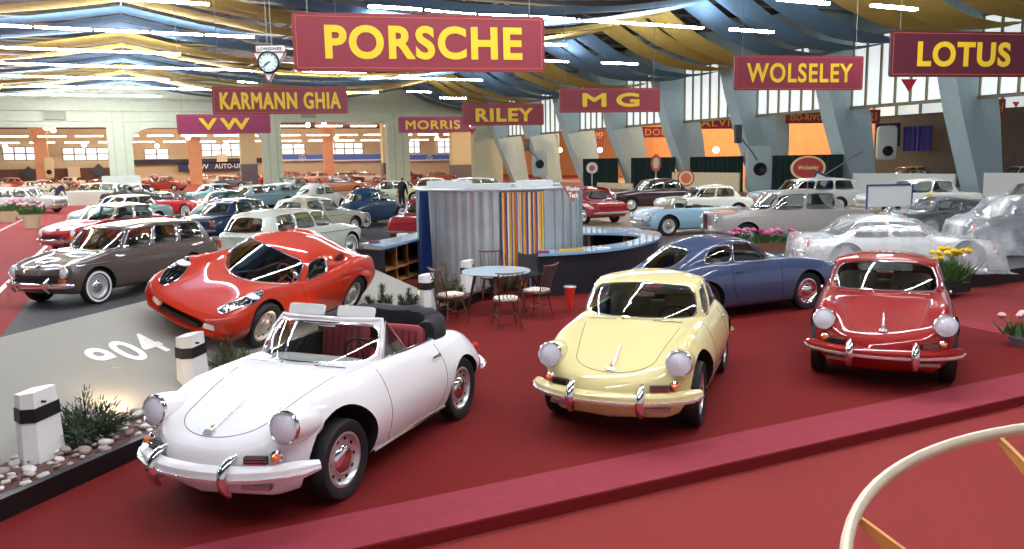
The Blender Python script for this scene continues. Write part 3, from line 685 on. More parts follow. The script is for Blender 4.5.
def park(kind, name, label, col, cx, cy, rz, z=.2, group=None, roofcol=None, lo=True, glassm=None, **kw):
    """cx, cy = middle of the car on the ground, rz in degrees"""
    key = (kind, lo, glassm is None, roofcol); P = paint(col); base = paint('808182')
    if key not in PROTO:
        root = thing(name, '', 'car')
        if kind == 'estate': sp = boxy(kind='wagon', sn=3, H=1.40, fo=.70, ro=.90)
        elif kind == 'notchback': sp = boxy(kind='sedan', sn=2, H=1.39, ro=1.0)
        elif kind == 'saloon': sp = boxy(wb=2.55, fo=.72, ro=1.15, W=.81, H=1.47, belt=.95, hood=.90, nose=.84, deck=.90, sn=2, rb=.06)
        elif kind == 'big_saloon': sp = boxy(wb=2.6, fo=.82, ro=1.10, W=.85, H=1.50, belt=.97, hood=.94, nose=.92, deck=.92, sn=2, rb=.05)
        elif kind == 'small_saloon': sp = boxy(wb=2.37, fo=.60, ro=.75, W=.77, H=1.35, belt=.88, hood=.85, nose=.80, deck=.82, sn=2, rb=.05)
        elif kind == 'fast_saloon': sp = boxy(wb=2.4, fo=.75, ro=.95, W=.78, H=1.38, belt=.86, hood=.80, nose=.70, deck=.80, sn=2, rb=.10, rr=.62)
        elif kind == 'low_coupe': sp = boxy(wb=2.35, fo=.68, ro=.80, W=.74, H=1.17, belt=.76, hood=.68, nose=.56, deck=.72, sn=2, rb=.16, rr=.62, rake=.6)
        elif kind == 'long_estate': sp = boxy(wb=2.65, fo=.80, ro=1.1, W=.84, H=1.46, belt=.93, hood=.90, nose=.84, kind='wagon', sn=3, rb=.05)
        elif kind == 'beetle':
            T = [(.62, .34, .20, .26, .42, .24, .52, .15, .53, .54, .06), (.56, .26, .28, .34, .46, .32, .64, .2, .66, .67, .08), (.35, .22, .42, .48, .5, .42, .80, .28, .84, .87, .10), (0, .2, .52, .58, .55, .50, .88, .35, .93, .97, .06), (-.3, .2, .60, .66, .58, .60, .92, .4, .98, 1.0, 0),
                 (-1.6, .2, .62, .68, .58, .64, .93, .4, .99, 1.0, 0), (-2.1, .2, .58, .64, .58, .60, .90, .38, .97, 1.0, 0), (-2.5, .22, .48, .56, .54, .50, .82, .3, .88, .90, -.03), (-2.85, .26, .40, .46, .5, .40, .66, .22, .70, .72, -.06), (-3.05, .34, .28, .34, .46, .28, .48, .18, .5, .5, -.08)]
            cb = dict(belt=[(-.28, 0, .97), (-.48, .52, .93), (-1.30, .60, .93), (-1.95, .55, .93), (-2.2, .42, .92), (-2.5, 0, .88)],
                      roof=[(-.62, 0, 1.34), (-.74, .44, 1.30), (-1.25, .48, 1.37), (-1.75, .46, 1.33), (-1.92, .34, 1.30), (-2.05, 0, 1.30)], crown=1.50, bulge=.05,
                      panels=[(-1, 1, (.06, .06, .10, .10, 6), 'windshield'), (1, 2, (.10, .05, .10, .14, 7), 'side_window'), (2, 3, (.07, .14, .12, .16, 5), 'side_window'), (3, 4, None, ''), (4, 6, (.12, .12, .30, .14, 5), 'rear_window')])
            sp = dict(wb=2.4, table=T, cabin=cb, track=.65, xf=.62, xt=-3.05, W=.74, nose=.7, deck=.6)
        elif kind in ('roadster', 'ghia'):
            T = [(.74, .34, .45, .56, .44, .5, .50, .35, .52, .52, .12), (.68, .24, .58, .68, .46, .60, .66, .4, .64, .64, .12), (.4, .2, .66, .74, .5, .62, .80, .42, .74, .74, .08), (0, .19, .70, .76, .52, .62, .85, .44, .80, .80, .02), (-.5, .19, .71, .76, .54, .66, .84, .5, .84, .85, 0),
                 (-1.8, .19, .71, .76, .54, .66, .84, .5, .84, .85, 0), (-2.3, .2, .69, .76, .54, .64, .84, .45, .82, .82, 0), (-2.9, .24, .62, .70, .52, .58, .76, .4, .74, .74, -.05), (-3.12, .34, .52, .60, .5, .48, .62, .35, .62, .62, -.07)]
            sp = dict(wb=2.3, table=T, tub=[(-.68, -.55), (-.68, .55), (-1.2, .58), (-1.75, .56), (-1.75, -.56), (-1.2, -.58)], track=.64, xf=.74, xt=-3.12, W=.76, nose=.74, deck=.8, int=INT)
        sp['paint'] = base; sp['int'] = mat('grey_brown_upholstery', '82766a', .7); sp['wheel'] = dict(whitewall=kind in ('estate', 'beetle', 'ghia'), rim=RIM)
        sp['glass'] = glassm or glass('pale_window_glass', 'e4ebe6', .08)
        if roofcol: sp['roofpaint'] = paint(roofcol)
        body, C = make_car(root, sp, lo=lo)
        if kind == 'beetle':
            for x in (0, -2.4):
                for s in (1, -1):
                    k = MB(); k.ball((x-.02, s*.56, .38), .50, .22, .36, 20, 14); f = obj('fender', k, base, root)
                    c = MB(); c.cyl((x, s*.50, .32), (x, s*1.2, .32), .345, 24); c.box(x-.6, x+.6, min(s*.2, s*1.2), max(s*.2, s*1.2), -.3, .20); boolean(f, [tmp(c, 1)])
                    while len(f.data.materials) > 1: f.data.materials.pop()
                    f.data.materials.append(DARK); f.data.polygons.foreach_set('use_smooth', [True]*len(f.data.polygons)); f.data.set_sharp_from_angle(angle=.7)
                k_ = 0
            for s in (1, -1):
                headlight(root, (.44, s*.56, .64), .09, tilt=.5, body=base, depth=.1, lo=True)
                k = MB(); k.rbox((-2.83, s*.60, .58), .09, .11, .16, n=10, m=6); obj('tail_light', k, REDL, root)
                k = MB(); k.box(-2.0, -.4, min(s*.66, s*.78), max(s*.66, s*.78), .22, .27); obj('running_board', k, BLACKP, root)
            bumper(root, .74, .68, .44, .16, h=.09, n=14, strip=False); bumper(root, -3.16, .68, .44, .16, h=.09, dirn=-1, name='rear_bumper', n=14, strip=False)
        elif kind in ('roadster', 'ghia'):
            for s in (1, -1):
                headlight(root, (.66, s*.56, .62), .088, tilt=.1, body=base, depth=.12, lo=True)
                k = MB(); k.rbox((-3.08, s*.5, .6), .07, .09, .14, n=10, m=6); obj('tail_light', k, REDL, root)
                seat(root, -1.3, s*.3, INTRED if kind == 'ghia' else INT, z=.45, h=.45)
            C = Cabin([(-.46, 0, .85), (-.62, .56, .83), (-1.2, .6, .83), (-2, .5, .83), (-2.2, 0, .83)], [(-.72, 0, 1.14), (-.82, .48, 1.12), (-1.2, .5, 1.1), (-2, .4, 1.1), (-2.1, 0, 1.1)], 1.2, .02, 6)
            fr = MB(); gl, I = C.panel(-1, 1, fr, (.02, .02, .05, .05, 8)); w = obj('windshield', gl, GLASS, root); k = MB(); k.tube(I, .018, 6, closed=True); obj('windshield_frame', k, CHROME, w)
            steering(root, -.85, .3, .80)
            bumper(root, .78, .72, .42, .14, h=.09, n=14, strip=False); bumper(root, -3.14, .70, .44, .10, h=.09, dirn=-1, name='rear_bumper', n=14, strip=False)
            k = MB(); k.rbox((.70, 0, .50), .08, .62 if kind == 'roadster' else .1, .13); obj('radiator_grille', k, SATIN, root)
        else:
            finish_boxy(root, body, sp, 'vw' if kind in ('estate', 'notchback') else ('grille' if kind == 'big_saloon' else 'mesh'), lo, base)
            if lo is False or kind in ('estate', 'notchback', 'saloon', 'big_saloon'):
                for s in (1, -1): seat(root, -1.1, s*.35, INT, z=.52, h=.5, w=.5)
                seat(root, -1.95, 0, INT, z=.55, h=.5, w=1.2, name='rear_seat'); steering(root, -.75, .35, .85)
        root['wb'] = sp['wb']; PROTO[key] = root; r = root; first = True
    else: first = False
    src = PROTO[key]
    if first: 
        PROTO[key] = src
        src['wbv'] = src['wb']; del src['wb']
        hold = src
    r = copy_tree(src, None, {base: P})
    w = src['wbv']; a = math.radians(rz)
    r.name = name; r.location = (cx+math.cos(a)*w/2, cy+math.sin(a)*w/2, z); r.rotation_euler = (0, 0, a)
    tag(r, label, 'car', group)
    del r['wbv']
    return r
def drop_protos():
    for o in PROTO.values():
        for c in list(o.children_recursive): bpy.data.objects.remove(c)
        bpy.data.objects.remove(o)

# ================================================================== THE PLACE
def atcam(u, v, d):
    a, b = u-512, v-274.5; c, s = math.cos(CR), math.sin(CR); b = -s*a+c*b
    t = -b/CF; y = math.cos(CP)+t*math.sin(CP); r = ray(u, v); k = d/y
    return Vector((r[0]*k, r[1]*k, CH+r[2]*k))
CARPET = mat('red_carpet', '721a18', .92, noise=.10, nscale=60, bump=.25, bscale=900, spec=.2, detail=8)
CARPET2 = mat('red_carpet_sheen_strip', '933843', .92, noise=.06, nscale=6, bump=.2, bscale=900, spec=.2)  # same carpet; sheen of the turned nap put into a paler red
CARPET3 = mat('red_aisle_carpet', '8c3331', .92, noise=.10, nscale=60, bump=.25, bscale=900, spec=.2, detail=8)
ASPH = mat('dark_asphalt', '454143', .8, noise=.12, nscale=30, bump=.1, bscale=200)
ROAD = mat('pale_grey_roadway', '98948a', .75, noise=.08, nscale=90, bump=.15, bscale=400)
TANF = mat('tan_platform', '8b7660', .6, noise=.12, nscale=8)
GREYP = mat('grey_platform', '4a4a4e', .7, noise=.1, nscale=20)
CONC = mat('pale_green_concrete', 'c3c8b0', .8, noise=.05, nscale=2)
CONCB = mat('pale_blue_painted_concrete', 'b2c8ce', .7, noise=.05, nscale=3)
BOARD = mat('black_board', '0b0b0d', .5)
WHITE = mat('white_paint', 'ecebe7', .5)
# ---- floors
k = MB(); k.box(-70, 90, -14, 150, -.6, -.1); struct('floor', k, CARPET3, smooth=False)
def slab(name, poly, z0, z1, m):
    k = MB(); k.prism(poly, z0, z1); return struct(name, k, m, smooth=False)
slab('floor_stage', [(-30, 5.15), (11.75, 5.15), (11.75, 10.4), (12.6, 10.4), (12.6, 18.4), (9.5, 18.4), (-12, -3.1+0), (-30, -3.1)][:7] if 0 else [(-3.2, 5.15), (11.75, 5.15), (11.75, 10.5), (12.7, 10.5), (12.7, 18.6), (9.7, 18.6)], -.1, 0, CARPET)
slab('trim_1', [(-3.2, 5.16), (11.74, 5.16), (11.74, 10.38), (11.25, 10.38), (11.25, 5.72), (-2.6, 5.72)], -.05, .010, CARPET2)
slab('floor_aisle', [(-70, 10), (-1.9, 10), (-1.9, 84), (-70, 84)], -.1, .2, CARPET3)
slab('floor_asphalt', [(-1.9, 12.0), (1.0, 13.2), (5.6, 17.8), (9.6, 18.5), (12.7, 18.5), (12.7, 30), (14, 84), (-1.9, 84)], -.1, .2, ASPH)
slab('floor_right_platform', [(12.65, 10.45), (60, 10.45), (60, 20.0), (12.65, 20.0)], -.1, .18, GREYP)
slab('floor_tan_platform', [(12.65, 20.0), (60, 20.0), (60, 84), (14, 84), (12.7, 30)], -.1, .2, TANF)
slab('floor_far_hall', [(-70, 84), (70, 84), (70, 150), (-70, 150)], -.1, .2, mat('far_carpet', 'a8443a', .9, noise=.1, nscale=2))
k = MB(); k.box(12.6, 60, 10.36, 10.46, -.1, .19); struct('trim_2', k, BOARD, smooth=False)
k = MB(); k.box(-2.62, -2.52, 10.0, 60, .2, .206); struct('trim_3', k, WHITE, smooth=False)
k = MB(); k.box(-5.0, -4.86, 20, 60, .2, .206); struct('trim_4', k, mat('grey_line', 'a8a49c', .8), smooth=False)

# ---- banked roadway with the racing car's number
RA = Vector((1.02, 11.63, .27)); 
fdir = Vector((-1, -1, -.03)).normalized(); beta = math.radians(21)
ldir = Vector((.7071*math.cos(beta), -.7071*math.cos(beta), -math.sin(beta))); ldir = (ldir-fdir*ldir.dot(fdir)).normalized(); udir = fdir.cross(ldir)
W0 = Vector((1.34, 10.72, .29))            # left front wheel's contact point
RC = W0-ldir*.67
def road(s, t): return RC-fdir*s+ldir*t     # s back along the car, t to its left (down the bank)
def on_road(u, v):
    d = Vector(ray(u, v)); o = Vector((0, 0, CH)); return o+d*((RC-o).dot(udir)/d.dot(udir))
TF = (on_road(75, 318.5)-RC).dot(ldir); SE = (on_road(343, 255)-RC).dot(-fdir)
def road_slab():
    mb = MB(); rows = []
    for s_ in [-4.2+(SE+4.2)*i/24 for i in range(25)]:
        a, b = road(s_, 1.32), road(s_, TF); rows.append([Vector((a.x, a.y, -.08)), a, a.lerp(b, .33), a.lerp(b, .66), b, Vector((b.x, b.y, -.08))])
    mb.grid(rows, cap=False); n = len(rows)-1
    mb.f += [(0, 1, 2, 3, 4, 5), tuple(n*6+j for j in (5, 4, 3, 2, 1, 0))]; mb.m += [0, 0]
    return mb
tag(obj('roadway_ramp', road_slab(), ROAD, smooth=False), 'banked pale grey roadway ramp carrying the orange-red racing coupe', 'ramp')

# ---- lettering
def text_mesh(txt, size=1., bold=.02, depth=.01, sp=1.12):
    cu = bpy.data.curves.new('t', 'FONT'); cu.body = txt; cu.size = size; cu.offset = bold; cu.extrude = depth; cu.space_character = sp; cu.resolution_u = 6
    o = bpy.data.objects.new('t', cu); COL.objects.link(o); dg = DG(); dg.update()
    me = bpy.data.meshes.new_from_object(o.evaluated_get(dg)); bpy.data.objects.remove(o)
    V = [v.co.copy() for v in me.vertices]; Fc = [tuple(p.vertices) for p in me.polygons]; bpy.data.meshes.remove(me)
    x0, x1 = min(p.x for p in V), max(p.x for p in V); y0, y1 = min(p.y for p in V), max(p.y for p in V)
    return [Vector(((p.x-x0)/(x1-x0), (p.y-y0)/(y1-y0), p.z)) for p in V], Fc
def letters(name, txt, O, ex, ey, w, h, m, parent=None, bold=.03, depth=.01, lift=.0, sp=1.12, fat=0.):
    """fill the w x h rectangle at O along unit vectors ex, ey; one child per call; en = ex x ey faces the reader"""
    en = ex.cross(ey).normalized(); V, Fc = text_mesh(txt, 1., bold, depth, sp)
    k = MB(); w -= 2*fat; h -= 2*fat; offs = [(fat, fat)] if not fat else [(0, fat), (2*fat, fat), (fat, 0), (fat, 2*fat), (.3*fat, .3*fat), (1.7*fat, 1.7*fat), (.3*fat, 1.7*fat), (1.7*fat, .3*fat)]
    for qi, (dx, dy) in enumerate(offs): k.add([O+ex*(p.x*w+dx)+ey*(p.y*h+dy)+en*(p.z+lift+.002*qi) for p in V], Fc)
    return obj(name, k, m, parent, smooth=False)
YEL = mat('sign_yellow', 'f0cb22', .5); MAR = mat('sign_maroon', '8c2a3a', .5); MARD = mat('sign_dark_maroon', '581829', .5)
_bl, _br, _tl = on_road(113, 371), on_road(176, 351), on_road(85, 354)
n904 = letters('painted_number', '904', _bl+udir*.006, -fdir, -ldir, (_br-_bl).dot(-fdir), max(.4, (_tl-_bl).dot(-ldir))*1.15, WHITE, None, .02, .003)
tag(n904, 'large white number 904 painted on the grey roadway ramp', 'painted number')

# ---- racing coupe onto its ramp
rc = [o for o in COL.objects if o.name == 'racing_coupe'][0]
Mx = Matrix((( -fdir.x*-1, ldir.x, udir.x, RC.x), (-fdir.y*-1, ldir.y, udir.y, RC.y), (-fdir.z*-1, ldir.z, udir.z, RC.z), (0, 0, 0, 1)))
rc.rotation_euler = (0, 0, 0); rc.matrix_world = Mx
rc.location = Mx.to_translation(); rc.rotation_euler = Mx.to_euler()

# ---- rock bed
S45 = Vector((.7071, .7071, 0)); N45 = Vector((-.7071, .7071, 0))
def bed(a, c): return Vector((-.9, 7.1, 0))+S45*a+N45*c      # a along the bed, c towards the road
p = [bed(-2.2, 0), bed(10.6, 0), bed(10.6, 1.35), bed(-2.2, 1.35)]
k = MB(); 
for i in range(54):
    rw = []
    for j in range(7):
        q = bed(-2.2+12.8*i/53, .04+.75*j/6); rw.append(Vector((q.x, q.y, .13+.03*math.sin(i*1.7+j)+random.uniform(-.012, .012))))
    if i == 0: rows = []
    rows.append(rw)
k.grid(rows); k.grid([[Vector((p.x, p.y, -.05)) for p in r] for r in rows], flip=True)
soil = obj('gravel_bed', k, mat('red_brown_gravel', '6b4a44', .95, noise=.6, nscale=70, bump=.8, bscale=80)); tag(soil, 'red-brown gravel filling the planting bed beside the grey roadway', 'gravel', kind='stuff')
k = MB(); M45 = Matrix.Translation(bed(-2.2, 0)) @ Matrix.Rotation(PI/4, 4, 'Z'); k.box(0, 12.8, -.05, .03, -.09, .17, M=M45)
tag(obj('edging_board', k, BOARD, smooth=False), 'long black board edging the stone bed along the red carpet', 'edging')
rocks = []
for i in range(5):
    k = MB(); k.ball((0, 0, 0), 1, .75, .42, 9, 7, e=.8); k.v = [(x*(1+.13*math.sin(i+5*y)), y*(1+.12*math.cos(i*2+4*x)), z*(1+.15*math.sin(3*x+i))) for x, y, z in k.v]
    m = mat('stone_%d' % i, ['c9bfb8', 'a8968f', 'd8d2cc', '94807c', 'b9a9a0'][i], .8, noise=.15, nscale=3)
    rocks.append(prep(k.mesh('stone'), m, None, True, 60))
spots = []
tries = 0
while len(spots) < 230 and tries < 4000:
    tries += 1
    a = random.choice([random.uniform(-.6, 2.6), random.uniform(-.6, 2.2), random.uniform(4.6, 8.8)]); c = random.uniform(.06, .70); r = random.choice([.03, .035, .04, .05, .06, .07]) if random.random() < .93 else .13
    if all((a-x)**2+(c-y)**2 > (.82*(r+q))**2 for x, y, q in spots): spots.append((a, c, r))
for i, (a, c, r) in enumerate(spots):
    o = bpy.data.objects.new('stone', rocks[i % 5]); COL.objects.link(o); q = bed(a, c)
    o.location = (q.x, q.y, .15+r*.2); o.scale = (r, r, r*random.uniform(.8, 1.1)); o.rotation_euler = (random.uniform(-.2, .2), random.uniform(-.2, .2), random.uniform(0, 6.28))
    tag(o, 'pale rounded stone lying in the planting bed beside the roadway', 'stone', 'stones in the planting bed')

# ---- white marker posts
def post(u, v, lab, rz=.2, hgt=.66):
    q = g(u, v, .12); t = thing('marker_post', lab, 'post', (q.x, q.y, .10), PI/4+rz, 'white marker posts along the roadway')
    k = MB(); shape = [(-.145, -.11), (.145, -.11), (.18, 0), (.11, .11), (-.11, .11), (-.18, 0)]
    def ring(s_, z, sl=0): return [Vector((x*s_, y*s_, z+sl*(-y))) for x, y in shape]
    rows = [ring(1.12, 0), ring(1.02, hgt*.55), ring(.94, hgt*.97, .12)]
    k.grid(rows, closed=True, cap=True); post_ = obj('post_body', k, WHITE, t, angle=25)
    k = MB(); k.grid([ring(1.075, hgt*.60), ring(1.05, hgt*.78)], closed=True, cap=True); obj('black_band', k, BOARD, t, angle=25, label='black band round the post')
    k = MB(); k.cyl((-.05, -.145, hgt*.84), (-.05, -.08, hgt*.84), .011, 8); obj('bolt', k, BOARD, t)
post(41, 458, 'white marker post with black band nearest the lower left corner')
post(193, 387, 'white marker post with black band just behind the nose of the white cabriolet')
post(427, 310, 'white marker post with black band left of the spindle chairs')
post(468, 292, 'white marker post with black band behind the pale round table')

# ---- shrubs
def shrub(u, v, h, r, lab, col, kind='pine', n=420, lean=0.):
    n = int(n*2.2)
    q = g(u, v, .13); t = thing('shrub', lab, 'shrub', (q.x, q.y, .12), random.uniform(0, 6)); t['group'] = 'shrubs in the planting bed'
    m = mat('needles_'+col, col, .8, noise=.35, nscale=14); k = MB(); st = MB()
    nb = 7 if kind == 'pine' else 16; tips = []
    for i in range(nb):
        a = 2*PI*i/nb+random.uniform(-.3, .3); e = random.uniform(.5, 1.) if i else 0; top = Vector((math.cos(a)*r*e, math.sin(a)*r*e, h*random.uniform(.6, 1)*(1-.35*e if kind == 'pine' else 1-.5*e)))
        if i == 0: top = Vector((lean, 0, h))
        pts = [Vector((0, 0, 0)), Vector((top.x*.5, top.y*.5, top.z*.35)), top]; st.tube(pts, [.014, .010, .004], 5); tips.append(pts)
    for i in range(n):
        pts = random.choice(tips); f = random.uniform(.25, 1.02); p = catmull(pts, min(1.999, f*2)); d = (pts[2]-pts[1]).normalized()
        L = random.uniform(.03, .065)*(1.3 if kind == 'pine' else 1.); rd = Vector((random.gauss(0, 1), random.gauss(0, 1), random.gauss(0, .7))).normalized(); d2 = (d*.9+rd).normalized(); s_ = d2.cross(rd).normalized()*(.009 if kind == 'pine' else .007)
        off = rd*random.uniform(0, .05 if kind == 'pine' else .12); a = p+off
        k.add([a-s_, a+s_, a+s_*.4+d2*L, a-s_*.4+d2*L], [(0, 1, 2, 3)])
    obj('stem', st, mat('bark', '4a3526', .9), t); f = obj('foliage', k, m, t, smooth=False); return t
shrub(88, 440, .42, .36, 'dark green feathery shrub beside the front left marker post', '3b4a33', 'feather', 1500)
shrub(232, 372, .40, .26, 'grey-green shrub behind the hood of the white cabriolet', '56603f', 'feather', 900)
shrub(383, 322, .58, .30, 'green pine shrub rising behind the folded black top', '3f5a2c', 'pine', 1100)
shrub(409, 312, .38, .20, 'small dark shrub between the pine shrub and a marker post', '2f3a24', 'pine', 500)
shrub(447, 306, .75, .34, 'tall bushy pine shrub behind the leftmost spindle chair', '4a5230', 'feather', 1500)
shrub(506, 292, .62, .34, 'spreading shrub behind the back spindle chair', '46522f', 'feather', 1200)
k = MB(); q = g(424, 306, .2); k.ball(q+Vector((0, 0, .22)), .10, .06, .13, 12, 8, e=.8); tag(obj('lantern', k, mat('lantern_glass', 'ffd890', .4, emit=1.2)), 'small glowing yellow lantern beside the marker post', 'lantern')
sp_l = bpy.data.lights.new('bed_spotlight', 'SPOT'); so = bpy.data.objects.new('bed_spotlight', sp_l); COL.objects.link(so)
q = g(118, 412, .2); so.location = q+Vector((.0, 0, .12)); sp_l.energy = 45; sp_l.color = (1, .72, .42); sp_l.spot_size = 2.2; sp_l.spot_blend = 1; sp_l.shadow_soft_size = .08
d = (on_road(112, 388)-so.location).normalized(); so.rotation_euler = d.to_track_quat('-Z', 'Y').to_euler(); tag(so, 'warm spotlight between the shrub and the roadway', 'spotlight')
for (u, v) in ((420, 300), (330, 335)):
    q = g(u, v, .3); ld = bpy.data.lights.new('bed_spotlight', 'SPOT'); lo_ = bpy.data.objects.new('bed_spotlight', ld); COL.objects.link(lo_); lo_.location = q+Vector((0, 0, .1)); ld.energy = 14; ld.color = (1, .72, .42); ld.spot_size = 2.2; ld.spot_blend = 1
    d = (q+Vector((-1.2, .8, .4))-lo_.location); lo_.rotation_euler = d.to_track_quat('-Z', 'Y').to_euler(); tag(lo_, 'warm spotlight hidden among the shrubs behind the white cabriolet', 'spotlight', 'spotlights among the shrubs')

# ---- table and chairs
WOOD = mat('dark_red_brown_wood', '5f3226', .45, noise=.2, nscale=12, coat=.3)
def round_table():
    q = g(497, 312); t = thing('round_table', 'round table with pale blue top and dark splayed wooden legs', 'table', (q.x, q.y, 0), .3)
    k = MB(); k.lathe([(.001, .70), (.55, .705), (.60, .715), (.605, .728), (.60, .74), (.001, .742)], 40); obj('tabletop', k, mat('pale_blue_laminate', 'b9d3da', .25, coat=.5), t)
    for i in range(4):
        a = PI/4+i*PI/2; k = MB(); k.tube([(.36*math.cos(a), .36*math.sin(a), .71), (.52*math.cos(a), .52*math.sin(a), 0)], [.030, .018], 8); obj('leg', k, WOOD, t)
    for i in range(2):
        a = PI/4+i*PI/2; k = MB(); k.tube([(.44*math.cos(a), .44*math.sin(a), .35), (-.44*math.cos(a), -.44*math.sin(a), .35)], .012, 6); obj('stretcher', k, WOOD, t)
round_table()
SEATP = mat('floral_cushion', 'd8cfc0', .8); 
nt = SEATP.node_tree; vo = nt.nodes.new('ShaderNodeTexVoronoi'); vo.inputs['Scale'].default_value = 26; tcn = nt.nodes.new('ShaderNodeTexCoord'); rp = nt.nodes.new('ShaderNodeValToRGB'); rp.color_ramp.elements[0].color = lin('5b2a2a'); rp.color_ramp.elements[1].color = lin('ded6c6'); rp.color_ramp.elements[0].position = .25; rp.color_ramp.elements[1].position = .4
nt.links.new(tcn.outputs['Object'], vo.inputs['Vector']); nt.links.new(vo.outputs['Distance'], rp.inputs['Fac']); nt.links.new(rp.outputs['Color'], nt.nodes['Principled BSDF'].inputs['Base Color'])
def spindle_chair(lab):     # faces +x, back at -x
    t = thing('spindle_chair', lab, 'chair', (0, 0, 0), 0, 'spindle-back chairs around the round table')
    k = MB(); k.rbox((0, 0, .435), .42, .42, .035, e=.45); obj('seat', k, WOOD, t)
    k = MB(); k.rbox((0, 0, .47), .38, .38, .055, e=.5); obj('seat_cushion', k, SEATP, t, label='patterned cream seat cushion')
    for sx, sy in ((1, 1), (1, -1), (-1, 1), (-1, -1)):
        k = MB(); k.tube([(sx*.13, sy*.13, .43), (sx*.20, sy*.20, 0)], [.017, .012], 7); obj('leg', k, WOOD, t)
    for sy in (1, -1):
        k = MB(); k.tube([(.165, sy*.165, .20), (-.165, sy*.165, .20)], .009, 5); obj('stretcher', k, WOOD, t)
    k = MB(); k.tube([(0, .165, .20), (0, -.165, .20)], .009, 5); obj('stretcher', k, WOOD, t)
    for j in range(6):
        y = -.15+.06*j; edge = j in (0, 5); k = MB(); k.tube([(-.16, y, .44), (-.20, y*1.12, .65), (-.30, y*1.28, .90)], .012 if edge else .006, 6); obj('spindle', k, WOOD, t)
    k = MB(); k.tube([(-.29, -.24, .92), (-.305, -.13, .905), (-.315, 0, .90), (-.305, .13, .905), (-.29, .24, .92)], [.016, .028, .032, .028, .016], 8, flat=.5); obj('top_rail', k, WOOD, t)
    return t
ch = spindle_chair('dark wooden spindle chair in front of the round table, its back to the camera')
def aim(t, u, v, rz): q = g(u, v); t.location = (q.x, q.y, 0); t.rotation_euler = (0, 0, rz)
toT = lambda u, v: math.atan2(*(g(497, 312)-g(u, v)).yx)
aim(ch, 507, 327, toT(507, 327)+.1)
for (u, v, lab, dr) in ((452, 322, 'dark wooden spindle chair at the left of the round table', -.25), (537, 317, 'dark wooden spindle chair at the right of the round table, beside the counter', .05), (492, 300, 'dark wooden spindle chair on the far side of the round table', 0)):
    c = copy_tree(ch); aim(c, u, v, toT(u, v)+dr); c['label'] = lab
t = thing('shell_chair', 'black moulded shell chair behind the round table beside the counter', 'chair', g(530, 298), toT(530, 298)+.4)
k = MB(); rows = []
for i in range(11):
    f = i/10; x = .24-.42*min(1, f/.55) if f < .55 else -.18-.10*(f-.55)/.45; z = .44-.03*math.sin(PI*min(1, f/.55)) if f < .55 else .46+.36*(f-.55)/.45
    wd = .24-.04*abs(f-.3)
    rows.append([Vector((x, wd*(-1+2*j/8), z+.05*abs(-1+2*j/8)**3)) for j in range(9)])
k.grid(rows); k.grid([[p+Vector((-.012, 0, -.014)) for p in r] for r in rows], flip=True); obj('seat_shell', k, BLACKP, t)
for sx, sy in ((1, 1), (1, -1), (-1, 1), (-1, -1)):
    k = MB(); k.tube([(sx*.06-.02, sy*.06, .43), (sx*.22, sy*.22, 0)], .011, 6); obj('leg', k, BLACKP, t)
q = g(570, 312); t = thing('pennant_stand', 'small red cone-shaped ash stand on the carpet beside the cream coupe', 'ash stand', q)
k = MB(); k.lathe([(.02, .0), (.03, .02), (.035, .08), (.10, .42), (.10, .44), (.085, .44), (.02, .12)], 20); obj('cone', k, mat('signal_red', 'd23420', .4), t)
k = MB(); k.lathe([(.10, .435), (.115, .45), (.10, .465), (.07, .455), (.001, .45)], 20); obj('ash_tray', k, SATIN, t)

# ---- round pavilion with striped curtain
PC = Vector((7.32, 16.0, 0)); PR = 1.80; PH = 2.07
view = math.atan2(-PC.y, -PC.x)        # direction from the pavilion to the camera
def arc(r, a0, a1, n): return [Vector((PC.x+r*math.cos(a0+(a1-a0)*i/n), PC.y+r*math.sin(a0+(a1-a0)*i/n), 0)) for i in range(n+1)]
t = thing('round_pavilion', 'round pavilion of shiny corrugated panels in the middle of the stands', 'pavilion', (0, 0, 0), 0)
def arcpanel(name, a0, a1, r, m, amp=0., freq=40, z0=.02, z1=PH, n=None, parent=t):
    n = n or max(6, int(abs(a1-a0)*60)); k = MB()
    rows = []
    for i in range(n+1):
        a = a0+(a1-a0)*i/n; rr = r+amp*math.sin(a*freq); c, s_ = math.cos(a), math.sin(a)
        rows.append([Vector((PC.x+rr*c, PC.y+rr*s_, z)) for z in (z0, z1)]+[Vector((PC.x+(rr-.02)*c, PC.y+(rr-.02)*s_, z)) for z in (z1, z0)])
    k.grid(rows, closed=True, cap=True); return obj(name, k, m, parent, angle=60)
SHEET = mat('corrugated_sheet', 'c9cfd0', .33, .6, noise=.10, nscale=2)
arcpanel('corrugated_panel', view+.52, view+1.55, PR, SHEET, .012, 60)     # left of the curtain in view (toward smaller x)
arcpanel('corrugated_panel', view+1.55, view+3.2, PR, SHEET, .012, 60)
arcpanel('corrugated_panel', view, view-1.6, PR, SHEET, .012, 60)
arcpanel('corrugated_panel', view-1.6, view-3.1, PR, SHEET, .012, 60)
for i in range(22):
    a = view-1.55+3.1*i/21
    if view+.0 < a < view+.51: continue
    k = MB(); p_ = Vector((PC.x+(PR+.02)*math.cos(a), PC.y+(PR+.02)*math.sin(a), 0)); k.tube([p_, p_+Vector((0, 0, PH))], .012, 6); obj('panel_batten', k, mat('batten_grey', '8fa3a6', .4, .3), t)
rows = []; k = MB(); ncol = ['e9b92f', '4a5b9c', 'd8d3c6', 'e9b92f', '4a5b9c', 'd2643a']; a0, a1 = view+.50, view+.01; ns = 26
cm = [mat('stripe_'+c, c, .8) for c in ('e9b92f', '44549a', 'd8d3c6', 'd2643a')]; order = [0, 1, 0, 2, 1, 3]
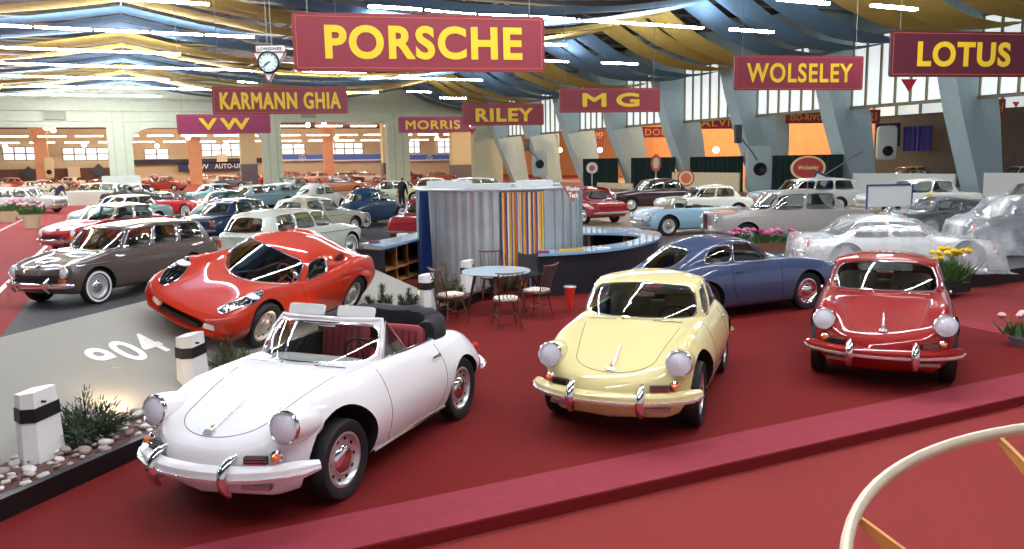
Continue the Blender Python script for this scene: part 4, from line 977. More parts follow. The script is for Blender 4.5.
for i in range(ns):
    rr = lambda a: PR+.05+.018*math.sin(a*130)
    b0, b1 = a0+(a1-a0)*i/ns, a0+(a1-a0)*(i+1)/ns; rws = []
    for j in range(4):
        a = b0+(b1-b0)*j/3; rws.append([Vector((PC.x+(rr(a)+e)*math.cos(a), PC.y+(rr(a)+e)*math.sin(a), z)) for e, z in ((0, .10), (0, PH-.06), (-.012, PH-.06), (-.012, .10))])
    k.grid(rws, order[i % 6], closed=True, cap=True)
obj('striped_curtain', k, cm, t, label='curtain striped yellow, blue, white and orange', angle=60)
k = MB(); k.tube(arc(PR+.03, 0, 2*PI, 64)[:-1], .03, 8, closed=True); k.v = [(x, y, z+PH) for x, y, z in k.v]; obj('top_rail', k, mat('rail_white', 'd5dbdc', .3, .3), t)
k = MB(); k.lathe([(PR-.03, PH-.12), (PR-.03, PH-.02), (.01, PH-.02), (.01, PH-.12)], 40, Matrix.Translation(PC)); obj('pavilion_roof', k, mat('roof_grey', '8e9496', .6), t)
for (da, r_, sx, sz) in ((-.2, 1.0, .9, .10), (1.0, .9, .7, .14), (-1.3, 1.1, .9, .16)):
    c = PC+Vector((math.cos(view+da), math.sin(view+da), 0))*r_; k = MB(); M = Matrix.Translation((c.x, c.y, PH)) @ Matrix.Rotation(view+PI/2+da*.3, 4, 'Z'); k.box(-sx/2, sx/2, -.2, .2, 0, sz, M=M)
    tag(obj('flat_box', k, mat('box_pale', 'cfd3cf', .6), smooth=False), {-.2: 'low pale box in the middle of the pavilion roof', 1.0: 'low pale box on the left of the pavilion roof', -1.3: 'pale box on the right of the pavilion roof'}[da], 'box')
# blue curtain at its left
k = MB(); rows = []
cl = atcam(426, 240, 16.3); 
for i in range(25):
    f = i/24; 
    rows.append([Vector((cl.x+(-.10+.16*f)*(1+.9*h)*.9+.0, cl.y-(-.10+.16*f)*(1+.9*h)*.4+.03*math.sin(f*30)*(1+h), PH-.02-(PH-.04)*h)) for h in (0, .33, .66, 1)])
k.grid(rows); k.grid([[p_+Vector((.01, .012, 0)) for p_ in r] for r in rows], flip=True); tag(obj('curtain', k, mat('royal_blue_cloth', '2c4684', .85)), 'royal blue curtain hanging at the left edge of the round pavilion', 'curtain')
# brown triangular sign
def tri_sign(name, lab, TL, TR, BM, m, edge=None, txt=(), tm=WHITE, cat='sign', em=0):
    c = (TL+TR+BM)/3; nrm = (TR-TL).cross(BM-TL).normalized(); nrm = nrm if nrm.dot(Vector((0, 0, CH))-c) > 0 else -nrm
    t_ = thing(name, lab, cat, BM); off = -Vector(BM)
    L = [p_+off for p_ in (TL, TR, BM)]
    k = MB(); k.add([p_+nrm*.015 for p_ in L]+[p_-nrm*.015 for p_ in L], [(0, 1, 2), (5, 4, 3), (0, 3, 4, 1), (1, 4, 5, 2), (2, 5, 3, 0)]); obj('sign_board', k, m, t_, smooth=False)
    if edge: k = MB(); k.tube([p_+nrm*.02 for p_ in L], (TR-TL).length*.035, 5, closed=True); obj('sign_border', k, edge, t_)
    ex = (TR-TL).normalized(); ey = nrm.cross(ex)
    if ey.z < 0: ey = -ey
    w = (TR-TL).length; hh = w*.8
    for j, (s_, fw, fy, fh) in enumerate(txt):
        O = (L[0]+L[1])/2-ex*w*fw/2-ey*hh*fy; letters('sign_lettering', s_, O, ex, ex.cross(ey).cross(ex) if 0 else ey, w*fw, hh*fh, tm, t_, .02, .003, .018 if nrm.dot(ex.cross(ey)) > 0 else -.022)
    return t_
tri_sign('triangular_sign', 'brown downward-pointing triangular sign on the right rim of the pavilion', atcam(560, 182, 15.7), atcam(584, 182.5, 15.9), atcam(573, 203, 15.7), mat('sign_brown', '94553f', .5), None, (('Wander', .58, .42, .22), ('Tech', .38, .74, .24)))

# ---- counters
BLUET = mat('pale_blue_counter_top', '7fa9cc', .2, coat=.6); WOODL = mat('light_plywood', 'c28a58', .5, noise=.12, nscale=10); CBASE = mat('dark_speckled_front', '191a22', .5, noise=.5, nscale=160)
def smooth_loop(P, n=6): return [catmull([P[(i-1) % len(P)], P[i], P[(i+1) % len(P)], P[(i+2) % len(P)]], 1+j/n) for i in range(len(P)) for j in range(n)]
def open_curve(P, n=8): return [catmull(P, i/n) for i in range((len(P)-1)*n)]+[P[-1]]
def counter(name, lab, outer, inner, zt, z0, shelf_at):
    t = thing(name, lab, 'counter', (0, 0, 0), 0)
    O, I = open_curve(outer), open_curve(inner); n = min(len(O), len(I)); O = [catmull(outer, (len(outer)-1)*i/(n-1)*.99999) for i in range(n)]; I = [catmull(inner, (len(inner)-1)*i/(n-1)*.99999) for i in range(n)]
    def ringbox(A, B, za, zb):
        k = MB(); k.grid([[Vector((a.x, a.y, za)), Vector((a.x, a.y, zb)), Vector((b.x, b.y, zb)), Vector((b.x, b.y, za))] for a, b in zip(A, B)], closed=True, cap=True); return k
    obj('counter_top', ringbox(O, I, zt-.05, zt), BLUET, t, angle=30)
    O2 = [o.lerp(i, .12) for o, i in zip(O, I)]; O3 = [o.lerp(i, .16) for o, i in zip(O, I)]; I2 = [o.lerp(i, .92) for o, i in zip(O, I)]
    obj('counter_front', ringbox(O2, O3, z0, zt-.05), CBASE, t, angle=30)
    obj('shelf', ringbox(O3, I2, z0+.38*(zt-z0), z0+.38*(zt-z0)+.02), WOODL, t, angle=30); obj('base_board', ringbox(O3, I2, z0+.03, z0+.05), WOODL, t, angle=30)
    for f in shelf_at:
        i = min(n-2, int(f*(n-1))); k = MB(); d = (O[i+1]-O[i]).normalized()*.012
        a, b = O3[i], I2[i]; k.add([a-d+Vector((0, 0, z0)), b-d+Vector((0, 0, z0)), b-d+Vector((0, 0, zt-.05)), a-d+Vector((0, 0, zt-.05)), a+d+Vector((0, 0, z0)), b+d+Vector((0, 0, z0)), b+d+Vector((0, 0, zt-.05)), a+d+Vector((0, 0, zt-.05))], [(0, 1, 2, 3), (7, 6, 5, 4), (0, 4, 5, 1), (1, 5, 6, 2), (2, 6, 7, 3), (3, 7, 4, 0)]); obj('divider', k, WOODL, t, smooth=False)
    return t
Z = lambda *L, z=0.: [Vector((g(u, v, z).x, g(u, v, z).y, 0)) for u, v in L]
counter('curved_counter', 'curved dark counter with a pale blue top to the right of the pavilion', Z((538, 254), (560, 253), (590, 251), (625, 247), (652, 241), (661, 237), (655, 231), (625, 228), (583, 226), z=.85), Z((538, 249), (560, 249), (583, 247), (612, 244), (636, 239), (639, 236), (630, 234), (605, 233), (583, 233), z=.85), .85, 0, (.02, .25, .45, .8, .98))
counter('side_counter', 'dark counter with pale blue top and open wooden shelves to the left of the pavilion', [g(u, v, 1.02)*Vector((1, 1, 0)) if 0 else Vector((g(u, v, 1.02).x, g(u, v, 1.02).y, 0)) for u, v in ((360, 243), (380, 240), (400, 236), (424, 231))], [Vector((g(u, v, 1.02).x, g(u, v, 1.02).y, 0)) for u, v in ((384, 247), (396, 244), (408, 241), (424, 237))], 1.02, .2, (.02, .4, .7, .98))
k = MB(); p0 = Z((356, 246), (384, 248), z=1.02); k.prism([(p0[0].x, p0[0].y), (p0[1].x, p0[1].y), (p0[1].x+.03, p0[1].y+.06), (p0[0].x+.03, p0[0].y+.06)], .2, .97)
tag(obj('end_panel', k, CBASE, smooth=False), 'black end panel closing the left counter near the pale estate car', 'panel')
for (u, v, z, col, lab, s_) in ((566, 251, .85, 'c9a030', 'yellow stack of brochures on the curved counter', (.30, .16)), (578, 250.5, .85, 'c9a030', 'second yellow brochure stack, right of the other on the counter', (.2, .14)), (544, 252.6, .85, '8f2430', 'dark red brochure on the curved counter', (.2, .1)), (374, 242.5, 1.02, '6e2630', 'dark red booklet on the left counter', (.25, .12)), (603, 249, .85, 'd8dbe0', 'white tray on the curved counter', (.28, .14))):
    q = g(u, v, z); k = MB(); k.box(-s_[0]/2, s_[0]/2, -s_[1]/2, s_[1]/2, 0, .035, M=Matrix.Translation(q) @ Matrix.Rotation(-.3, 4, 'Z')); tag(obj('brochure', k, mat('paper_'+col, col, .6), smooth=False), lab, 'brochure')
for (u, v, z, col, sz, lab) in ((592, 244, .35, 'c8c6bd', (.3, .25, .25), 'white box on the shelf inside the curved counter'), (612, 243, .35, '7a6a5c', (.4, .25, .22), 'brown bag on the shelf inside the curved counter'), (403, 243, .55, 'd8d3c6', (.28, .2, .26), 'white box on the upper shelf of the left counter'), (418, 242, .55, 'b08a80', (.2, .2, .16), 'pink parcel on the upper shelf of the left counter'), (404, 259, .24, 'a8877a', (.3, .2, .14), 'brown parcel on the lower shelf of the left counter')):
    q = g(u, v, z); k = MB(); k.rbox((0, 0, sz[2]/2), *sz, e=.25, n=12, m=8); k.v = [tuple(Matrix.Translation(q) @ Vector(p_)) for p_ in k.v]; tag(obj('parcel', k, mat('parcel_'+col, col, .7)), lab, 'parcel')

# ---- wooden ring stand, lower right corner
P3 = [g(u, v, 1.6) for u, v in ((846, 549), (935, 450), (1024, 428.5))]
def circ(a, b, c):
    ax, ay, bx, by, cx, cy = a.x, a.y, b.x, b.y, c.x, c.y; d = 2*(ax*(by-cy)+bx*(cy-ay)+cx*(ay-by))
    return Vector((((ax*ax+ay*ay)*(by-cy)+(bx*bx+by*by)*(cy-ay)+(cx*cx+cy*cy)*(ay-by))/d, ((ax*ax+ay*ay)*(cx-bx)+(bx*bx+by*by)*(ax-cx)+(cx*cx+cy*cy)*(bx-ax))/d, 0))
rcn = circ(*P3); rr = (Vector((P3[0].x, P3[0].y, 0))-rcn).length
t = thing('ring_stand', 'large pale wooden ring on tapering plywood struts at the lower right corner', 'display stand', (rcn.x, rcn.y, -.1))
k = MB(); k.tube([(rr*math.cos(2*PI*i/96), rr*math.sin(2*PI*i/96), 1.7) for i in range(96)], .017, 10, closed=True, flat=1.25); obj('ring', k, mat('bleached_wood', 'd9cdb4', .45, noise=.08, nscale=8), t)
PLY = mat('orange_plywood', 'dfa257', .45, noise=.12, nscale=9)
base_a = math.atan2(g(870, 515, 1.6).y-rcn.y, g(870, 515, 1.6).x-rcn.x); step = math.atan2(g(1010, 437, 1.6).y-rcn.y, g(1010, 437, 1.6).x-rcn.x)-base_a; ns = max(3, round(2*PI/abs(step)))
for i in range(ns):
    a = base_a+step*i*(1 if 1 else 1); c, s_ = math.cos(a), math.sin(a); T_ = Vector((-s_, c, 0)); k = MB(); R_ = Vector((c, s_, 0))
    tip, low = R_*(rr-.01)+Vector((0, 0, 1.69)), R_*(rr*.35)+Vector((0, 0, .95))
    dn = Vector((0, 0, -1)); a_, b_ = tip+T_*.009, tip-T_*.009; v_ = [tip, low+R_*.02+Vector((0, 0, .14)), low-Vector((0, 0, .12))-R_*.03, tip-R_*.005-Vector((0, 0, .03))]
    k.add([p_+T_*.009 for p_ in v_]+[p_-T_*.009 for p_ in v_], [(0, 1, 2, 3), (7, 6, 5, 4), (0, 4, 5, 1), (1, 5, 6, 2), (2, 6, 7, 3), (3, 7, 4, 0)]); obj('strut', k, PLY, t, smooth=False)
k = MB(); k.cyl((0, 0, .0), (0, 0, 1.12), rr*.36, 24); k.cyl((0, 0, 0), (0, 0, .05), rr*.6, 24); obj('hub', k, PLY, t)

# ================================================================== THE HALL
# ---- back wall with openings to the second hall (Y = 84)
BY = 84.
def bx(u): return at_y(u, 150, BY).x
def wall_part(k, x0, x1, z0, z1, y0=BY, y1=BY+1.0): k.box(x0, x1, y0, y1, z0, z1)
k = MB()
ops = [(-30, -1.56, 6.4), (.54, 12.4, 6.35), (14.3, 25.4, 6.9), (27.8, 35.5, 6.7)]
edge = -40
for (a, b, zt) in ops: wall_part(k, edge, a, -.1, 11.6); wall_part(k, a, b, zt, 11.6); edge = b
wall_part(k, edge, 39, -.1, 11.6)
for (x, sg) in ((.54, 1), (12.4, -1)):      # curved haunches of the arched bay
    pl = [(x, 6.35), (x, 4.9)]+[(x+sg*(1.9-1.9*math.cos(PI/2*i/8)), 4.9+1.45*math.sin(PI/2*i/8)) for i in range(9)]
    k.prism(pl, 0, 1, M=Matrix(((1, 0, 0, 0), (0, 0, 1, BY), (0, 1, 0, 0), (0, 0, 0, 1))))
struct('wall_back', k, CONC, smooth=False)
for i, (z, h, d) in enumerate(((7.9, .22, .25), (8.9, .10, .12), (6.95, .14, .12))):
    k = MB(); k.box(-40, 42, BY-d, BY, z, z+h); struct('trim_%d' % (5+i), k, CONC, smooth=False)
for i, x in enumerate((-1.0, -.1, 13.0, 13.8, 26.2, 27.1)):
    k = MB(); k.box(x-.06, x+.06, BY-.08, BY, .2, 7.9); struct('trim_%d' % (8+i), k, mat('concrete_rib', 'b3b9a2', .8), smooth=False)
k = MB(); a = at_y(44, 115.5, BY-.2); k.box(a.x, a.x+1.7, BY-.35, BY, a.z-.35, a.z+.45); tag(obj('air_grille', k, mat('grille_grey', '9a9a86', .6), smooth=False), 'grey ventilation grille on the back wall above the left opening', 'ventilation grille')
k = MB(); a = at_y(310, 114, BY-.2); k.box(a.x-.9, a.x+.6, BY-.35, BY, a.z-.4, a.z+.4); tag(obj('air_grille', k, MATS['grille_grey'], smooth=False), 'grey ventilation grille on the back wall below the red sign with two words', 'ventilation grille')
k = MB(); k.box(-2.2, .95, BY-3.4, BY-1.2, .2, 1.9); k.box(-2.2, .95, BY-3.4, BY-3.3, 1.9, 1.95); tag(obj('display_wall', k, mat('pale_booth', 'cfd8d0', .6), smooth=False), 'pale booth wall at the foot of the left concrete pier', 'partition')

# ---- second hall beyond
FY = 138.
PEACH = mat('peach_plaster', 'd8a684', .8, noise=.05, nscale=1)
k = MB(); k.box(-60, 70, FY, FY+.5, -.1, 12); struct('wall_far', k, mat('cream_plaster', 'd9c8a4', .8), smooth=False)
k = MB(); k.box(-60, 70, BY+1, FY, 8.6, 8.9); struct('ceiling_far', k, mat('far_ceiling_brown', '6a5450', .9), smooth=False)
k = MB(); k.box(-60, 0, FY-.6, FY-.3, -.1, 2.75); struct('wall_far_left', k, mat('brown_cladding', '6d5048', .8, noise=.15, nscale=2), smooth=False)
def far_win(u0, u1, v0, v1, i):
    a, b = at_y(u0, v0, FY-.2), at_y(u1, v1, FY-.2); k = MB(); k.box(a.x, b.x, FY-.25, FY-.15, b.z, a.z); w = struct('window_%d' % i, k, mat('daylit_pane', 'dfe8f2', .5, emit=1.5), smooth=False)
    k = MB(); n = max(2, round((b.x-a.x)/1.6))
    for j in range(n+1): x = lerp(a.x, b.x, j/n); k.box(x-.09, x+.09, FY-.34, FY-.25, b.z, a.z)
    for z in (a.z, b.z, (a.z+b.z)/2): k.box(a.x, b.x, FY-.34, FY-.25, z-.08, z+.08)
    obj('glazing_lattice', k, mat('far_lattice', 'b3a68c', .7), w, smooth=False)
for i, w in enumerate(((2, 38, 147, 160), (62, 109, 148, 160), (144, 169, 149, 159), (201, 241, 144, 156), (281, 305, 144, 154), (325, 363, 143, 154), (408, 420, 141, 153), (437, 452, 141, 153))): far_win(*w, 1+i)
for i, (u0, u1, v0, v1, c) in enumerate(((178, 250, 163, 170, '1e2a55'), (131, 262, 160, 162.4, '23263e'))):
    a, b = at_y(u0, v0, FY-1.2), at_y(u1, v1, FY-1.2); k = MB(); k.box(a.x, b.x, FY-1.3, FY-1.1, b.z, a.z)
    t = tag(obj('wall_sign' if i == 0 else 'wall_band', k, mat('navy_board_%d' % i, c, .5), smooth=False), ['long navy sign board with white lettering on the far wall of the second hall', 'thin dark band along the far wall above the navy sign board'][i], ['sign', 'wall band'][i])
    if i == 0:
        letters('sign_lettering', 'DKW', Vector((a.x+1.5, FY-1.31, b.z+.35)), Vector((1, 0, 0)), Vector((0, 0, 1)), 3.0, .75, WHITE, t, .02, .01)
        letters('sign_lettering', 'AUTO-UNION', Vector((lerp(a.x, b.x, .50), FY-1.31, b.z+.35)), Vector((1, 0, 0)), Vector((0, 0, 1)), 6.0, .75, WHITE, t, .02, .01)
for (u0, u1, nm) in ((281, 323, 'left'), (329, 387, 'middle'), (408, 450, 'right')):
    a, b = at_y(u0, 155, FY-1.2), at_y(u1, 161, FY-1.2); k = MB(); k.box(a.x, b.x, FY-1.3, FY-1.1, b.z, a.z)
    t = tag(obj('blue_fascia', k, mat('blue_fascia_glow', '4466b4', .5, emit=.25), smooth=False), 'blue fascia board on the far wall, %s bay' % {'left': 'left part of the third', 'middle': 'right part of the third', 'right': 'seen in the fourth'}[nm], 'fascia')  # faint glow put into the blue of the board, which is no lamp
    k = MB(); k.box(a.x, b.x, FY-1.36, FY-1.3, b.z+.1, b.z+.35); obj('white_stripe', k, WHITE, t, smooth=False)
    if nm != 'middle':
        c = (a+b)/2; k = MB(); k.lathe([(.55, 0), (.55, .06), (.45, .06), (.45, 0)], 24, Matrix.Translation((c.x, FY-1.32, c.z)) @ Matrix.Rotation(PI/2, 4, 'X'))
        for j in range(3): an = PI/2+j*2*PI/3; k.tube([(c.x, FY-1.36, c.z), (c.x+.5*math.cos(an), FY-1.36, c.z+.5*math.sin(an))], .05, 5)
        obj('ring_emblem', k, WHITE, t, label='white ring emblem with three spokes')
# peach and beige piers in the second hall
def pier(u, w, Y, top, c, lab, base=None, i=0):
    a = at_y(u, 170, Y); t = thing('hall_pier', lab, 'pillar', (a.x, Y, .2))
    k = MB(); k.box(-w/2, w/2, -.5, .5, 0, top-.2); k.prism([(-w/2-1.0, top-.2), (-w/2, top-1.6), (w/2, top-1.6), (w/2+1.0, top-.2)], -.45, .45, M=Matrix(((1, 0, 0, 0), (0, 0, 1, 0), (0, 1, 0, 0), (0, 0, 0, 1)))); obj('shaft', k, c, t, smooth=False)
    if base: k = MB(); k.box(-w/2-.05, w/2+.05, -.55, .55, 0, base); obj('dark_base', k, mat('pier_base', '6a6a70', .6), t, smooth=False)
BEI = mat('beige_plaster', 'cfc6a0', .8)
pier(43, 1.5, 118, 8.6, PEACH, 'peach pier seen in the left opening of the back wall'); pier(196, 1.6, 118, 8.6, PEACH, 'peach pier seen in the arched bay, left of the beige one')
pier(249, 1.7, 96, 8.6, BEI, 'beige pier with dark base seen in the arched bay', 2.6); pier(329, 1.3, 118, 8.6, PEACH, 'peach pier seen in the third bay'); pier(390, 1.9, 96, 8.6, BEI, 'beige pier with dark base seen in the third bay', 2.4)
pier(463, 3.2, 96, 8.6, BEI, 'broad beige pier with dark base right of the fourth bay', 2.0); pier(484, 1.6, 104, 8.6, PEACH, 'narrow arched peach pier next to the leaning blue ribs')
# oval wall clocks / loudspeakers on the piers
for (u, v, Y, lab) in ((49, 168, 116, 'cream loudspeaker box on the peach pier in the left opening'),):
    a = at_y(u, v, Y); k = MB(); k.rbox(a, 1.1, .5, 2.6, e=.4); t = tag(obj('loudspeaker', k, BEI), lab, 'loudspeaker'); k = MB(); k.ball(a+Vector((0, -.3, -.5)), .3, .1, .3); obj('speaker_cone', k, BLACKP, t)
for (u, v, lab) in ((29, 174, 'dark diamond-shaped emblem sign on the left of the brown wall'), (99, 171, 'dark diamond-shaped emblem sign on the brown wall beside the pier')):
    a = at_y(u, v, FY-.9); k = MB(); k.prism([(-1.15, 0), (0, -1.15), (1.15, 0), (0, 1.15)], -.1, .1, M=Matrix.Translation(a) @ Matrix.Rotation(PI/2, 4, 'X')); k.prism([(-.6, 0), (0, -.6), (.6, 0), (0, .6)], .1, .16, M=Matrix.Translation(a) @ Matrix.Rotation(PI/2, 4, 'X')); tag(obj('diamond_sign', k, mat('sign_dark_grey', '3d3d44', .5), smooth=False), lab, 'sign')
for (u, v, w, h, lab) in ((74, 172, 1.6, 1.6, 'small white poster above the crowd in the left opening'), (222, 158, 1.6, 1.2, 'cream poster on the far wall in the arched bay')):
    a = at_y(u, v, FY-2); k = MB(); k.box(a.x-w/2, a.x+w/2, FY-2, FY-1.9, a.z-h/2, a.z+h/2); tag(obj('poster', k, mat('poster_cream', 'e3d9bc', .6), smooth=False), lab, 'poster')
# far lights
FT = mat('far_tube', 'fff0dc', .5, emit=16); GB = mat('warm_bulb', 'ffcf90', .5, emit=30)
kf = MB(); kf.box(-1.5, 1.5, -.12, .12, -.07, .07); fme = prep(kf.mesh('far_tube'), FT, kf.m, False)
for Y, z, xs in ((112, 6.6, [x*4. for x in range(-7, 13)]), (128, 6.3, [x*4.2-2 for x in range(-6, 14)]), (92, 6.9, [x*4.+1 for x in range(-6, 12)])):
    for x in xs:
        o = bpy.data.objects.new('hall_tube_light', fme); COL.objects.link(o); o.location = (x, Y, z); tag(o, 'warm white tube light hanging in the second hall behind the back wall', 'tube light', 'tube lights of the second hall')
kb = MB(); kb.ball((0, 0, 0), .28, n=10, m=8); bme = prep(kb.mesh('globe_light'), GB, kb.m)
for (u, v, Y) in ((53, 130, 100), (46, 127.5, 100), (84, 145, 118), (157, 146, 118), (188, 137.5, 100), (226, 145, 118), (308, 125, 100), (324, 124, 100), (336, 138, 112), (437, 138, 112), (471, 137, 112), (5, 146, 118)):
    a = at_y(u, v, Y); o = bpy.data.objects.new('globe_light', bme); COL.objects.link(o); o.location = a; tag(o, 'glowing round lamp hanging in the second hall', 'lamp', 'globe lamps of the second hall')

# ---- leaning concrete ribs on the right (X = 36)
ribs = [26.2+7.75*i for i in range(8)]
GLZ = mat('translucent_glazing', 'e3ecec', .5, emit=.95); MUL = mat('steel_mullion', '8c8068', .5)
def rib(Y, lab):
    t = thing('leaning_rib', lab, 'pillar', (36, Y, .2))
    prof = [(2.9, -.2), (4.6, -.2), (3.9, 4.0), (3.4, 6.0), (3.3, 11.2), (-2.0, 11.2), (-.4, 8.6), (.15, 6.6), (.9, 4.4)]
    k = MB(); k.prism(prof, -1.0, 0, M=Matrix(((1, 0, 0, 0), (0, 0, -1, 0), (0, 1, 0, 0), (0, 0, 0, 1)))); obj('rib_shaft', k, CONCB, t, smooth=False); return t
names = ['nearest, behind the dark maroon sign at the right edge', 'second from the right, under the sign with the eight-letter word', 'third from the right, with a loudspeaker and a radiator', 'fourth from the right, right of the two-letter sign', 'fifth from the right, below the two-letter sign', 'sixth from the right, just left of the two-letter sign', 'seventh from the right, with a black cable and speaker', 'farthest, beside the back wall']
for Y, n_ in zip(ribs, names): rib(Y, 'pale blue leaning concrete rib, '+n_)
rib(18.45, 'pale blue leaning concrete rib at the right edge of the view')
def loop_quad(k, pts): k.add(pts, [(0, 1, 2, 3)])
allr = [18.45]+ribs+[84.]
for i, (Y0, Y1) in enumerate(zip(allr[:-1], allr[1:])):
    a, b = Y0+1.0, Y1; x = 38.2; z0, z1 = 5.25, 9.2
    k = MB(); k.box(x, x+.06, a, b, z0, z1); w = struct('window_%d' % (20+i), k, GLZ, smooth=False)
    n = 7; k = MB()
    for j in range(n+1): y = lerp(a, b, j/n); k.box(x-.12, x, y-.05, y+.05, z0, z1)
    for z in (z0, z1): k.box(x-.2, x, a, b, z-.09, z+.09)
    obj('window_lattice', k, MUL, w, smooth=False)
    k = MB(); k.box(x-.3, x+.5, a, b, 9.2, 11.5); struct('wall_right_%d' % (i+1), k, CONCB, smooth=False)
# side hall behind the ribs
k = MB(); k.box(39, 62, 10, 84, 8.9, 9.1); struct('ceiling_side', k, mat('side_ceiling', '776a60', .9), smooth=False)
k = MB(); k.box(60, 60.4, 44, 150, -.1, 12); struct('wall_side', k, mat('orange_peach_plaster', 'd89a68', .8, noise=.05, nscale=1), smooth=False)
k = MB(); k.box(52, 52.4, 8, 44, -.1, 5.4); struct('wall_side_near', k, mat('grey_cladding', '5a544e', .8, noise=.1, nscale=2), smooth=False)
k = MB(); k.box(51.9, 52.0, 8, 44, 5.4, 9); w = struct('window_40', k, mat('side_glazing', 'd8e2e4', .5, emit=.8), smooth=False)
k = MB()
for j in range(19): y = 8+2*j; k.box(51.75, 51.9, y-.08, y+.08, 5.4, 9)
obj('window_lattice', k, MUL, w, smooth=False)
for (u0, u1, v0, v1, c, lab, Y) in ((876, 900, 124, 135, '34346a', 'dark violet curtain behind the second rib, left part', 0), (903, 932, 127, 139, '4a4a9a', 'violet-blue curtain behind the ribs, right part', 0)):
    a, b = at_x(u0, v0, 51), at_x(u1, v1, 51); k = MB(); n = 20
    k.grid([[Vector((51-.12*math.sin(i*1.9), lerp(a.y, b.y, i/n), z)) for z in (b.z-.8, a.z)] for i in range(n+1)]); k.grid([[Vector((51.03-.12*math.sin(i*1.9), lerp(a.y, b.y, i/n), z)) for z in (b.z-.8, a.z)] for i in range(n+1)], flip=True)
    tag(obj('curtain', k, mat('cloth_'+c, c, .8)), lab, 'curtain')
for (u, v, x) in ((776, 117, 50), (640, 150, 50), (716, 150, 50), (560, 150, 50), (600, 150, 50), (520, 145, 50)):
    a = at_x(u, v, x); o = bpy.data.objects.new('globe_light', bme); COL.objects.link(o); o.location = a; tag(o, 'glowing round lamp in the orange side hall behind the blue ribs', 'lamp', 'lamps of the side hall')
lt = 0
for Y in (50, 60, 70, 80):
    ld = bpy.data.lights.new('side_hall_lamp', 'POINT'); lo_ = bpy.data.objects.new('side_hall_lamp', ld); COL.objects.link(lo_); lo_.location = (50, Y, 7.5); ld.energy = 3500; ld.color = (1, .72, .45); ld.shadow_soft_size = .3
    tag(lo_, 'warm ceiling lamp in the side hall behind the ribs', 'lamp', 'ceiling lamps of the side hall')
for (x, Y) in ((-12, 100), (4, 100), (20, 100), (-4, 122), (14, 122), (32, 118)):
    ld = bpy.data.lights.new('second_hall_lamp', 'POINT'); lo_ = bpy.data.objects.new('second_hall_lamp', ld); COL.objects.link(lo_); lo_.location = (x, Y, 7.2); ld.energy = 3000; ld.color = (1, .80, .62); ld.shadow_soft_size = .3
    tag(lo_, 'warm ceiling lamp in the second hall', 'lamp', 'ceiling lamps of the second hall')

# ---- dark curtains, low walls
def panel_px(name, lab, cat, u0, u1, v0, X, z0, m, fold=0., depth=.12):
    a, b = at_x(u0, v0, X), at_x(u1, v0, X); zt = (a.z+b.z)/2; k = MB(); n = 40 if fold else 1
    Y0, Y1 = max(a.y, b.y), min(a.y, b.y)
    rows = [[Vector((X-fold*math.sin(i*1.7), lerp(Y0, Y1, i/n), z0)), Vector((X-fold*math.sin(i*1.7), lerp(Y0, Y1, i/n), zt)), Vector((X+depth, lerp(Y0, Y1, i/n), zt)), Vector((X+depth, lerp(Y0, Y1, i/n), z0))] for i in range(n+1)]
    k.grid(rows, closed=True, cap=True); return tag(obj(name, k, m, angle=30), lab, cat)
DG_ = mat('bottle_green_cloth', '0d2622', .9)
panel_px('backdrop_curtain', 'dark green backdrop curtain farthest left between the blue ribs', 'curtain', 583, 617, 158.5, 37.6, .2, DG_, .10)
panel_px('backdrop_curtain', 'dark green backdrop curtain behind the maroon saloon', 'curtain', 631, 674, 157.5, 37.6, .2, DG_, .10)
panel_px('backdrop_curtain', 'dark green backdrop curtain behind the white saloon', 'curtain', 690, 742, 156.5, 37.6, .2, DG_, .10)
panel_px('backdrop_curtain', 'dark green backdrop curtain behind the grey saloon, with an oval red sign', 'curtain', 766, 842, 155, 37.6, .2, DG_, .10)
CRM = mat('cream_partition', 'd6c6a2', .7); GRW = mat('light_grey_partition', 'c4c6c2', .7)
panel_px('partition', 'low cream partition behind the red fastback', 'partition', 597, 632, 183, 35.5, .2, CRM)
panel_px('partition', 'low cream partition behind the white saloon', 'partition', 672, 739, 172.5, 35.5, .2, CRM)
panel_px('partition', 'low light grey partition behind the white saloon on the right', 'partition', 853, 955, 173.5, 34.8, .2, GRW)
panel_px('partition', 'low light grey partition at the far right edge', 'partition', 984, 1060, 173, 34.8, .2, GRW)

# ---- ceiling, trusses, drapes
k = MB(); k.box(-45, 40, -14, BY, 11.6, 11.9); struct('ceiling', k, mat('dark_roof_boards', '3a2c28', .9, noise=.2, nscale=3), smooth=False)
TR = mat('grey_truss', '8b8378', .6)
def truss(Y, lab):
    k = MB()
    for (x0, x1) in ((0, 13), (13, 26), (26, 38)):
        for j in range(6):
            a, b = lerp(x0, x1, j/6), lerp(x0, x1, (j+1)/6); k.tube([(a, Y, 11.4), (b, Y, 10.55)] if j % 2 else [(a, Y, 10.55), (b, Y, 11.4)], .06, 4)
    k.tube([(-30, Y, 11.4), (38, Y, 11.4)], .09, 4); k.tube([(-30, Y, 10.55), (38, Y, 10.55)], .09, 4)
    return tag(obj('roof_truss', k, TR), lab, 'truss', 'roof trusses above the cloth')
for Y in [10.7+7.75*i for i in range(10)]: truss(Y, 'grey steel truss under the dark roof boards, half hidden by the cloth')
for x in (.3, 26.):
    k = MB(); k.tube([(x, -10, 10.28), (x, 83, 10.28)], .05, 5); tag(obj('support_cable', k, TR), {.3: 'long cable carrying the cloth along the ridge of the hall', 26.: 'long cable carrying the cloth along the right side of the hall'}[x], 'cable')
BLU = mat('blue_ceiling_cloth', '7398b8', .85, noise=.08, nscale=3, bump=.15, bscale=8); YLW = mat('ochre_ceiling_cloth', 'd8bb62', .85, noise=.08, nscale=3, bump=.15, bscale=8)
